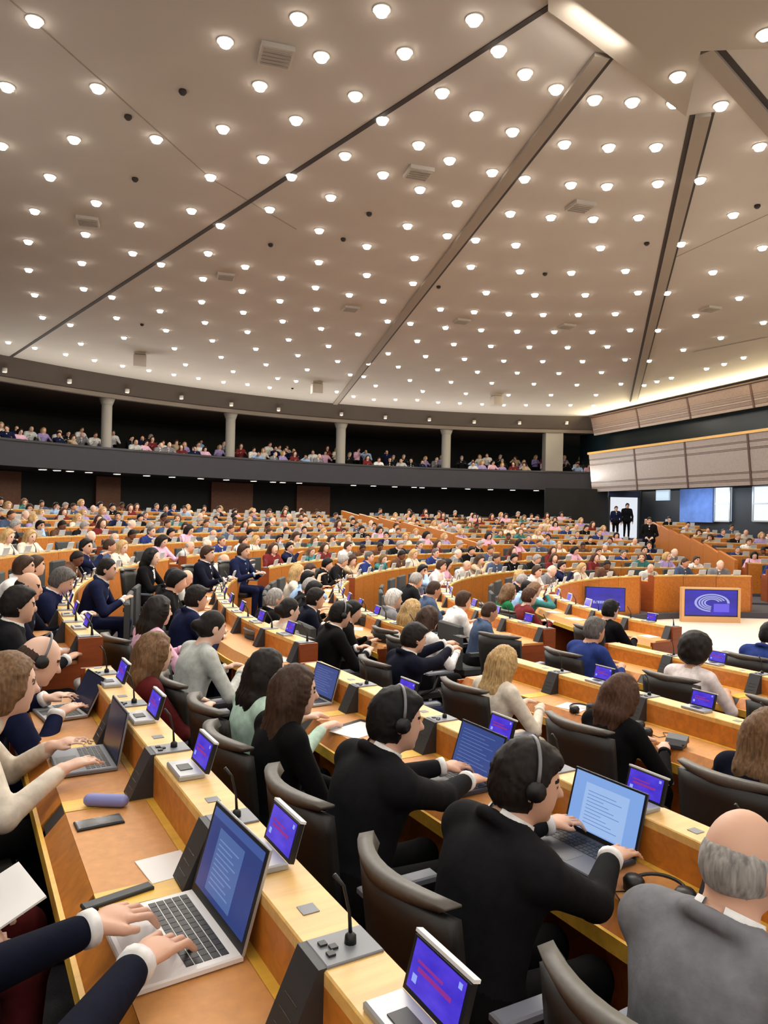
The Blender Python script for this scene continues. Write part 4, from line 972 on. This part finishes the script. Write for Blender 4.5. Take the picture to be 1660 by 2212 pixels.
# glasses case and phone on the empty place
S = Sdf().rc((0, -.055, .022), (0, .055, .022), .026, .026, 'top', .01, ((0, 0, 1), .85)); V, Fq = S.mesh(.006)
o = bpy.data.objects.new('glasses_case', sdf_mesh('glasses_case', V, Fq, ['top']*len(Fq), {'top': mat('lavender_case', (128, 132, 190), .45)})); link(o); o.location = UV(.48, 2.76, DZ(0)); o.rotation_euler = (0, 0, R_(-92)); tag(o, 'rounded lavender glasses case on the empty tan panel', 'glasses case')
def phone(loc, rz, label):
    e = empty('phone', loc, rz, label, 'phone'); m = MB(); m.box(-.038, .038, -.075, .075, 0, .008, b=.003); m.build('body', BLACK, e); m = MB(); m.box(-.033, .033, -.069, .069, .008, .0088); m.build('glass', mat('phone_glass', (40, 44, 50), .12), e)
phone(UV(.435, 2.62, DZ(0)), R_(-58), 'black mobile phone on the empty tan panel beside the glasses case')
m = MB(); m.box(-.018, .018, -.095, .095, 0, .010, b=.003); o = m.build('pen_case', DGREY, None, UV(.40, 2.09, DZ(0)+.002), SROT-R_(78)); tag(o, 'flat dark pen case lying behind the typing hands', 'pen case')
def headset_on_desk(loc, rz, label):
    e = empty('headset', loc, rz, label, 'headset')
    m = MB(); m.tube([(math.cos(t)*.085, math.sin(t)*.075, .02+.012*math.sin(t)) for t in [PI*i/14-.2 for i in range(16)]], .006, 6); m.build('band', BLACK, e)
    for s_ in (-1, 1): m = MB(); m.tube([(s_*.08, -.01, .001), (s_*.08, -.012, .03), (s_*.08, -.012, .045)], [.034, .036, .026], 12); m.build('ear_cup', BLACK, e)
    m = MB(); m.tube([(-.08, -.04, .006), (-.13, -.07, .004), (-.10, -.12, .004), (-.02, -.13, .004), (-.03, -.17, .004)], .0025, 5); m.build('cable', BLACK, e)
headset_on_desk(UV(2.02, 1.64, DZ(-1)), SROT-R_(60), 'black headset with cable on the desk before the bald man in grey')
headset_on_desk(UV(3.88, 3.85, DZ(-2)), SROT, 'black headset on the desk beside the blonde woman in cream')
headset_on_desk(UV(3.86, 3.30, DZ(-2)), SROT+1, 'black headset before the brown-haired woman in black')
m = MB(); m.box(-.05, .05, -.045, .045, 0, .03, b=.01); m.prism([(-.04, .03), (.04, .03), (.03, .07), (-.02, .05)], -.06, .06); o = m.build('desk_device', mat('device_grey', (58, 60, 64), .4), None, UV(3.80, 2.98, DZ(-2)), SROT+.4); tag(o, 'dark grey desk device beside the brown-haired woman in black', 'device')

# ================================================================== PEOPLE NEAR THE CAMERA
typ = dict(fingers=True, handL='type', handR='type')
# row of the white laptop (its users sit past the frame edge, arms reach in)
put(UV(-.23, 1.30, ZK[0]), SROT+R_(30), 'person in navy suit with striped blue shirt typing on the white laptop',
    dict(typ, top='deep_navy', shirt='white', low='deep_navy', tie='blue', hair='dark', hair_style='short', lean=6, arm=1.22, hands=1.1, skin=0), .0055, 1.0, on_z(232, 1992, .755+.075), on_z(296, 2084, .755+.075), 'black conference chair of the person typing on the white laptop')
put(UV(-.22, 2.42, ZK[0]), SROT-R_(2), 'seated person holding white papers in the lap by the empty tan panel',
    dict(fingers=True, top='black', low='maroon', hair='brown', hair_style='short', lean=6, handR='pinch', handL='pinch', skin=2), .012, 1.0, UV(.06, 2.52, .66), UV(.04, 2.22, .66), 'black conference chair of the person holding papers')
mb = MB(); mb.box(-.09, .09, -.13, .13, 0, .006); o = mb.build('paper_stack', PAPER, None, UV(.13, 2.34, .70), SROT+.2); o.rotation_euler = (0, R_(-22), SROT+.2); tag(o, 'white stapled papers held above the lap', 'paper')
put(UV(-.10, 3.26, ZK[0]), SROT+R_(6), 'person in cream silk blouse typing on the dark grey laptop',
    dict(typ, top='cream', shirt='cream', low='black', hair='light_brown', hair_style='long', hair_len=.10, lean=20, slim=True, collar=False, cuff=False, roundback=.04, skin=2), .011, 1.0, on_z(112, 1612, .755+.07), on_z(135, 1662, .755+.07), 'black conference chair of the person in cream blouse')
put(UV(.0, 3.92, ZK[0]), SROT+R_(5), 'balding man in navy suit with headset leaning over the silver laptop',
    dict(typ, top='navy', low='navy', hair='brown', hair_style='bald', headset='the balding man in navy at the silver laptop', lean=24, roundback=.05, head_pitch=24, skin=2), .011, 1.0, on_z(96, 1510, .755+.06), on_z(122, 1545, .755+.06), 'black conference chair of the balding man in navy')
# row of the dark-suited group
put(UV(1.44, 1.08, ZK[-1]), SROT+R_(2), 'bald man with grey hair fringe in grey suit jacket', dict(typ, top='grey', shirt='white', low='charcoal', hair='grey', hair_style='bald', lean=12, head_pitch=6, skin=0), .010, 1.03, UV(1.92, 1.13, ZK[-1]+.80), UV(1.92, .80, ZK[-1]+.80), 'black conference chair of the bald man in grey')
put(UV(1.34, 1.80, ZK[-1]), SROT-R_(2), 'dark-haired man in black suit with headset typing at the pale screen', dict(typ, top='charcoal', low='black', hair='dark', hair_style='short', headset='the man at the pale screen laptop', lean=16, head_pitch=10, head_yaw=-22, skin=0), .010, 1.02, UV(1.95, 2.10, ZK[-1]+.83), UV(1.94, 1.78, ZK[-1]+.83), 'black conference chair of the man at the pale screen')
put(UV(1.33, 2.55, ZK[-1]), SROT, 'black-haired man in charcoal suit working at the blue screen laptop', dict(typ, top='charcoal', low='black', hair='black', hair_style='short', headset='the black-haired man at the blue screen laptop', lean=15, head_pitch=8, head_yaw=-14, skin=0), .011, 1.02, UV(1.95, 2.80, ZK[-1]+.83), UV(1.95, 2.60, ZK[-1]+.83), 'black conference chair of the man at the blue screen')
put(UV(1.30, 3.27, ZK[-1]), SROT, 'woman in black with very long dark brown hair and hands in lap', dict(typ, top='black', low='charcoal', shirt='black', hair='brown', hair_style='long', hair_len=.36, lean=6, slim=True, collar=False, cuff=False, head_yaw=-10, skin=2), .011, .98, UV(1.66, 3.20, ZK[-1]+.64), UV(1.66, 3.14, ZK[-1]+.65), 'black conference chair of the long-haired woman')
put(UV(1.38, 3.84, ZK[-1]), SROT, 'dark-haired woman in mint green top at the aisle end', dict(top='mint', low='black', shirt='mint', hair='dark', hair_style='long', hair_len=.18, lean=6, slim=True, collar=False, cuff=False, skin=2), .013, .96, UV(1.8, 4.0, ZK[-1]+.78), UV(1.8, 3.75, ZK[-1]+.78), 'black conference chair of the woman in mint')
# third straight row
put(UV(3.24, 4.12, ZK[-2]), SROT, 'blonde woman with long hair in cream jacket', dict(top='cream', low='cream', shirt='cream', hair='blonde', hair_style='long', hair_len=.30, lean=10, slim=True, collar=False, skin=2), .012, .95, None, None, 'black conference chair of the blonde woman in cream')
put(UV(3.28, 3.08, ZK[-2]), SROT, 'woman with brown bob in black jacket', dict(top='black', low='black', shirt='black', hair='auburn', hair_style='long', hair_len=.12, lean=10, slim=True, collar=False, skin=2), .012, .95, None, None, 'black conference chair of the woman with brown bob')
put(UV(3.28, 2.15, ZK[-2]), SROT+R_(6), 'woman with long light brown hair in dark navy top', dict(top='deep_navy', low='black', shirt='deep_navy', hair='light_brown', hair_style='long', hair_len=.26, lean=10, slim=True, collar=False, skin=2), .012, .96, None, None, 'black conference chair of the woman with long light brown hair')
# fourth and fifth straight rows
put(UV(5.15, 3.97, ZK[-3]), SROT+R_(4), 'woman with dark curly rounded hair in white floral blouse', dict(top='floral', low='black', shirt='floral', hair='dark', hair_style='afro', lean=8, slim=True, collar=False, cuff=False, bare='fore', skin=1), .013, .98, None, None, 'black conference chair of the woman in floral blouse')
put(UV(5.15, 3.05, ZK[-3]), SROT+R_(4), 'woman with brown hair beside the woman in floral blouse', dict(top='brown', low='black', shirt='brown', hair='light_brown', hair_style='long', hair_len=.2, lean=8, slim=True, collar=False, skin=2), .014, .98, None, None, 'black conference chair of the woman next to the floral blouse')
put(UV(5.10, 5.10, ZK[-3]), SROT+R_(-4), 'grey-haired man in blue sweater', dict(top='blue', low='black', shirt='blue', hair='salt', hair_style='short', lean=12, collar=False, cuff=False, skin=1), .014, 1.0, None, None, 'black conference chair of the grey-haired man in blue')
put(UV(6.75, 6.40, ZK[-4]), SROT+R_(-4), 'black-haired person in black seated next to the grey-haired man', dict(top='black', low='black', shirt='black', hair='black', hair_style='short', lean=8, collar=False, skin=0), .015, 1.0, None, None, 'black conference chair of the black-haired person in black')
put(UV(6.82, 4.42, ZK[-4]), SROT, 'man in navy jacket at the front row by the cream floor', dict(top='blue', low='navy', hair='black', hair_style='crop', lean=10, skin=3), .014, 1.0, None, None, 'black conference chair of the man in navy at the front row')
chair(UV(5.2, 6.2, ZK[-3]), SROT+R_(20), 'empty black conference chair with low wide back near the aisle')
# curved rows next to the aisle
def ring_pos(px, k, dr=.66, near=True):
    q = (px-CX)/F; R = RK[k]+dr; a = q*q+1; b = -2*(q*CC.x+CC.y); c = CC.x**2+CC.y**2-R*R; D = math.sqrt(max(0, b*b-4*a*c))
    Y = (-b-D)/(2*a); return Vector((q*Y, Y, ZK[k]))
def face_c(p): return math.atan2(CC.y-p.y, CC.x-p.x)
def ring(px, k, label, P, dyaw=0, res=.015, scale=1.0, Y=None, chl=True, **kw):
    p = ring_pos(px, k) if Y is None else Vector(((px-CX)/F*Y, Y, ZK[k]))
    return put(p, face_c(p)+R_(dyaw), label, P, res, scale, chair_label=('black chair of the '+label) if chl else None, **kw)
W = dict(low='black', slim=True, collar=False, lean=8)
ring(292, -1, 'woman with light brown hair in maroon jacket holding a phone', dict(W, top='maroon', shirt='maroon', hair='light_brown', hair_style='long', hair_len=.16, skin=2), 0, .013, .98, 4.35)
ring(312, -1, 'dark-haired woman in pink shirt seen from behind', dict(W, top='pink', shirt='pink', hair='dark', hair_style='long', hair_len=.14, skin=2), 10, .014, 1.0, 6.0)
ring(385, -1, 'dark-haired man in blue suit beside the woman in pink', dict(top='navy', low='navy', hair='dark', hair_style='short', lean=14, skin=0), 8, .014, 1.0, 7.0)
ring(400, -1, 'dark-haired woman in pale grey jacket leaning on the curved desk end', dict(W, top='pale_grey', shirt='pale_grey', hair='dark', hair_style='tied', lean=16, head_pitch=14, skin=2), 4, .013, 1.0, 5.3)
chair(Vector((-1.02, 4.6, ZK[-1])), .5, 'empty black conference chair at the aisle beside the maroon jacket')
ring(30, 0, 'balding man in dark suit and pale blue shirt facing the hall', dict(top='deep_navy', low='deep_navy', shirt='sky', hair='dark', hair_style='bald', lean=6, skin=0), -12, .015, 1.0, 6.1)
ring(86, 0, 'man in navy suit reading white papers', dict(top='navy', low='navy', hair='salt', hair_style='short', lean=12, head_pitch=28, skin=0), -8, .015, 1.0, 6.9)
ring(2, 0, 'man in dark suit beside the charcoal chair', dict(top='charcoal', low='black', hair='dark', hair_style='short', lean=6, skin=0), 0, .015, 1.0, 4.9)
ring(190, 0, 'man in blue suit writing at the curved desk', dict(top='navy', low='navy', hair='dark', hair_style='crop', lean=16, skin=0), -6, .016, 1.0, 8.3)
ring(312, 0, 'dark-haired woman in black jacket with white shirt', dict(top='black', low='black', hair='black', hair_style='long', hair_len=.12, lean=6, slim=True, skin=2), -10, .016, 1.0, 10.4)
ring(440, 0, 'man in dark suit with open white shirt', dict(top='deep_navy', low='deep_navy', hair='brown', hair_style='short', lean=2, skin=0), -14, .016, 1.0, 11.3)
ring(515, 0, 'man in navy suit turned towards his neighbour', dict(top='navy', low='navy', shirt='sky', hair='brown', hair_style='short', lean=6, skin=0), -20, .016, 1.0, 12.4)
ring(563, -2, 'man in black suit bending beside the woman in cream jacket', dict(top='black', low='black', hair='grey', hair_style='crop', lean=14, skin=0), 10, .015, 1.0, 8.3)
ring(602, -2, 'dark-haired woman in cream jacket at the curved desk', dict(W, top='cream', shirt='cream', hair='dark', hair_style='tied', skin=2), 6, .015, 1.0, 7.3)
ring(640, -2, 'man in navy suit next to the woman in cream jacket', dict(top='deep_navy', low='navy', hair='dark', hair_style='short', lean=20, skin=0), 0, .015, 1.0, 8.6)
ring(705, -2, 'black-haired man with headset in black suit', dict(top='black', low='black', hair='black', hair_style='short', headset='the black-haired man in black suit at the curved desk', lean=10, head_pitch=14, skin=0), -4, .014, 1.0, 7.1)
ring(866, -2, 'dark-haired man in deep navy jacket raising a phone', dict(top='deep_navy', low='navy', hair='dark', hair_style='short', lean=8, head_pitch=14, skin=0), -10, .014, .98, 5.95, wl=Vector((.62, 6.5, ZK[-2]+1.02)), wr=Vector((.58, 6.25, ZK[-2]+1.0)))
ring(832, -3, 'white-haired man in grey jacket', dict(top='grey', low='charcoal', hair='white', hair_style='short', lean=8, skin=0), 0, .016, 1.0, 9.2)
ring(872, -3, 'blond person in white top', dict(W, top='white', shirt='white', hair='blonde', hair_style='long', hair_len=.08, skin=2), 4, .016, 1.0, 8.1)
ring(908, -3, 'brown-haired woman in white blouse', dict(W, top='white', shirt='white', hair='brown', hair_style='long', hair_len=.10, skin=2), 4, .016, 1.0, 7.5)
ring(1085, -4, 'woman in green top', dict(W, top='green', shirt='green', hair='light_brown', hair_style='long', hair_len=.1, skin=2), 0, .017, 1.0, 10.9)
ring(1128, -4, 'woman with short auburn hair in dark red top', dict(W, top='dark_red', shirt='dark_red', hair='auburn', hair_style='short', skin=2), 0, .017, 1.0, 10.3)
phone(Vector((.70, 6.52, ZK[-2]+1.06)), .4, 'black phone held up by the man in deep navy')
# standing figures by the far aisle and the doorway
def floor_at(p): r = (Vector(p).xy-CC).length; return ZK[max([k for k in ks if RK[k]-.32 <= r] or [-4])]
p = at_y(1402, 1200, 27.4); p.z = floor_at(p); put(p, -PI/2-.3, 'standing man in black suit in the far aisle', dict(stand=True, top='black', low='deep_navy', hair='dark', hair_style='short', lean=0, wristL=(.14, .1, .98), wristR=(.14, -.1, .98)), .02, 1.04)
p = at_y(1354, 1150, 37.2); p.z = floor_at(p); put(p, -PI/2, 'standing person in dark coat before the bright doorway', dict(stand=True, top='black', low='black', shirt='black', hair='black', hair_style='short', lean=0, wristL=(.1, .25, .85), wristR=(.1, -.25, .85)), .025, 1.05)
p = at_y(1330, 1150, 36.4); p.z = floor_at(p); put(p, -PI/2, 'standing person in navy beside the bright doorway', dict(stand=True, top='navy', low='black', hair='dark', hair_style='short', lean=0, wristL=(.1, .25, .85), wristR=(.1, -.25, .85)), .025, .95)

# ================================================================== THE HALL'S CROWD
VAR = [('navy suit', 'dark', 'short', 'navy', 0, 'sky'), ('black suit', 'black', 'short', 'black', 0, 'white'), ('charcoal suit', 'grey', 'short', 'charcoal', 0, 'white'), ('white shirt', 'brown', 'short', 'white', 0, 'white'),
       ('cream jacket', 'blonde', 'long', 'cream', 2, 'cream'), ('beige jacket', 'brown', 'long', 'beige', 2, 'white'), ('blue suit', 'salt', 'crop', 'blue', 0, 'white'), ('grey suit', 'white', 'bald', 'grey', 2, 'white'),
       ('pink blouse', 'dark', 'long', 'pink', 2, 'pink'), ('dark red dress', 'auburn', 'long', 'dark_red', 2, 'dark_red'), ('teal top', 'light_brown', 'long', 'teal', 2, 'teal'), ('pale grey jacket', 'grey', 'bald', 'pale_grey', 0, 'white'),
       ('lilac blouse', 'blonde', 'long', 'lilac', 2, 'lilac'), ('steel blue jacket', 'brown', 'crop', 'steel', 1, 'white'), ('brown jacket', 'dark', 'crop', 'brown', 3, 'cream'), ('sky blue shirt', 'black', 'short', 'sky', 1, 'sky')]
HNAME = {'dark': 'dark', 'black': 'black', 'grey': 'grey', 'brown': 'brown', 'blonde': 'blonde', 'salt': 'grizzled', 'white': 'white', 'auburn': 'auburn', 'light_brown': 'light brown'}
FARP = []
for i, (nm, hr, st, top, sk, shr) in enumerate(VAR):
    fem = st == 'long'
    P = dict(top=top, low='black', shirt=shr, hair=hr, hair_style=st, hair_len=.14, skin=sk, lean=[4, 10, 16, 22][i % 4], head_pitch=[4, 16, 26][i % 3], head_yaw=[-25, 0, 20, 8, -10][i % 5], slim=fem, collar=not fem, wristL=(.40, .12+.05*(i % 3), .82), wristR=(.36, -.16+.06*(i % 2), .82 if i % 5 else 1.05))
    out = []
    for res in (.026, .042):
        S, hc, HR, nb, up, fwd = body_sdf(P); V, Fq = S.mesh(res); tg = S.tags(V, Fq)
        H, cut = hair_sdf(P, hc, HR, nb, up, fwd); V2, F2 = H.mesh(res*.75, cut)
        out.append((np.concatenate([V, V2]), np.concatenate([Fq, F2+len(V)]), tg+['hair']*len(F2)))
    FARP.append((sdf_mesh('far_person', *out[0], matmap(P)), out[1], matmap(P)))
cands = []
for k, t, si in SEATS:
    p = polar(RK[k]+.68, t, ZK[k])
    if not in_view(p+Vector((0, 0, 1.1)), 30): continue
    if any((p.xy-q).length < .62 for q in TAKEN): continue
    if si == 0 and k in (-4, -3) and project(p)[0] > 1140: continue
    if (p-W0).dot(WN) < -1.4: continue
    cands.append((p.xy.length, p, k, t, si))
cands.sort(key=lambda c: c[0])
merge = {'V': [], 'F': [], 'M': [], 'n': 0}; mlist = []; mix = {}
def add_far(Vf, p, yaw, sc_=1.0):
    V, Fq, tg = Vf[1]; mm = Vf[2]; c, s = math.cos(yaw), math.sin(yaw)
    W_ = V*sc_; X = W_ @ np.array([[c, s, 0], [-s, c, 0], [0, 0, 1.]]) + np.array(p)
    ids = []
    for t in tg:
        m = mm[t]
        if m.name not in mix: mix[m.name] = len(mlist); mlist.append(m)
        ids.append(mix[m.name])
    merge['V'].append(X); merge['F'].append(Fq+merge['n']); merge['M'] += ids; merge['n'] += len(X)
npers = nch = 0; extra_chairs = []
for j, (d, p, k, t, si) in enumerate(cands):
    occ = random.random() < (.7 if d < 12 else .95)
    yaw = face_c(p)+random.uniform(-.35, .35)
    if nch < 230:
        o = inst('conference_chair', FARCHAIR, None, p-Vector((math.cos(face_c(p))*.05, math.sin(face_c(p))*.05, 0)), face_c(p)); nch += 1
        tag(o, 'charcoal chair in the curved seating rows beyond the aisle', 'chair', 'chairs of the curved rows')
    else: extra_chairs.append((p, face_c(p)))
    if not occ: continue
    vi = random.randrange(len(VAR)); s = random.uniform(.94, 1.04)
    if npers < 255:
        o = inst('person', FARP[vi][0], None, p, yaw); o.scale = (s,)*3; npers += 1
        v = VAR[vi]
        tag(o, 'seated person in %s with %s hair in the curved hall rows' % (v[0], HNAME[v[1]] + (' receding' if v[2] == 'bald' else '')), 'person', 'hall members in '+v[0])
    else: add_far(FARP[vi], p, yaw, s)
# balcony audience
for row, (r, z) in enumerate(((28.8, 1.78+CZ), (29.8, 2.06+CZ), (30.8, 2.36+CZ))):
    t = 20.0
    while t > -100:
        t -= math.degrees(.52/r)*random.uniform(.9, 1.3)
        p = polar(r, t, z)
        if in_view(p+Vector((0, 0, 1)), 20) and not any((p.xy-q).length < 1.0 for q in PILLARS) and random.random() < (.92, .75, .4)[row]: add_far(FARP[random.choice([3, 4, 5, 7, 8, 11, 12, 15, 1, 2, 9, 0])], p, face_c(p)+random.uniform(-.5, .5), random.uniform(.95, 1.08))
V = np.concatenate(merge['V']); Fq = np.concatenate(merge['F'])
names = [m.name for m in mlist]
o = bpy.data.objects.new('crowd', sdf_mesh('crowd', V, Fq, [names[i] for i in merge['M']], {m.name: m for m in mlist})); link(o); o['kind'] = 'stuff'; tag(o, 'dense audience filling the outermost rows and the dark balcony', 'crowd')
mb = MB(); 
for p, yw in extra_chairs:
    M = Matrix.Translation(p) @ Matrix.Rotation(yw, 4, 'Z'); mb.box(-.24, .25, -.24, .24, .40, .48, M=M); mb.box(-.33, -.27, -.25, .25, .47, .97, M=M); mb.box(-.04, .04, -.04, .04, 0, .4, M=M)
if extra_chairs: o = mb.build('chair_mass', MATS['charcoal_fabric']); o['kind'] = 'stuff'; tag(o, 'distant charcoal chairs of the outermost rows', 'chairs')
# monitors and papers on the curved desks
spots = sorted(LEDGE_SPOTS, key=lambda s: polar(RK[s[0]], s[1]).xy.length)
nm_ = np_ = 0; mbx = MB()
MONF = MB(); MONF.box(0, .085, -.085, .085, 0, .016, 0); M_ = Matrix.Translation((.09, 0, .012)) @ Matrix.Rotation(R_(16), 4, 'Y')
MONF.box(-.004, .012, -.095, .095, 0, .126, 0, M=M_); MONF.box(-.006, -.0045, -.084, .084, .012, .112, 1, M=M_)
MONFM = MONF.mesh('far_monitor', [mat('monitor_back', (196, 198, 200), .4), SCR_A])
for k, t, si in spots:
    p = polar(RK[k]-.012, t, ZK[k]+.9105)
    if not in_view(p, 10): continue
    d = p.xy.length
    if d < 11.5:
        monitor_tree(p, R_(t), 'small violet-lit monitor on a curved desk ledge next to the aisle', 'monitors on the near curved ledges')
    elif nm_ < 200:
        tag(inst('desk_monitor', MONFM, None, p, R_(t)), 'small pale-backed monitor on a distant curved desk ledge', 'monitor', 'monitors on the distant curved ledges'); nm_ += 1
    else:
        M = Matrix.Translation(p) @ Matrix.Rotation(R_(t), 4, 'Z') @ M_; mbx.box(-.004, .012, -.095, .095, 0, .126, M=M)
    if random.random() < .7 and np_ < 260:
        a = R_(t); q = polar(RK[k]+random.uniform(.1, .2), t+random.uniform(-.25, .25)*180/PI/RK[k], ZK[k]+.756)
        sheet(q, a+random.uniform(-.5, .5), random.uniform(.2, .32), random.uniform(.14, .22), 'white paper sheet on a curved desk in the hall', group='papers on the curved desks'); np_ += 1
o = mbx.build('monitor_mass', MATS['monitor_back']); o['kind'] = 'stuff'; tag(o, 'pale monitor backs along the outermost desk ledges', 'monitors')
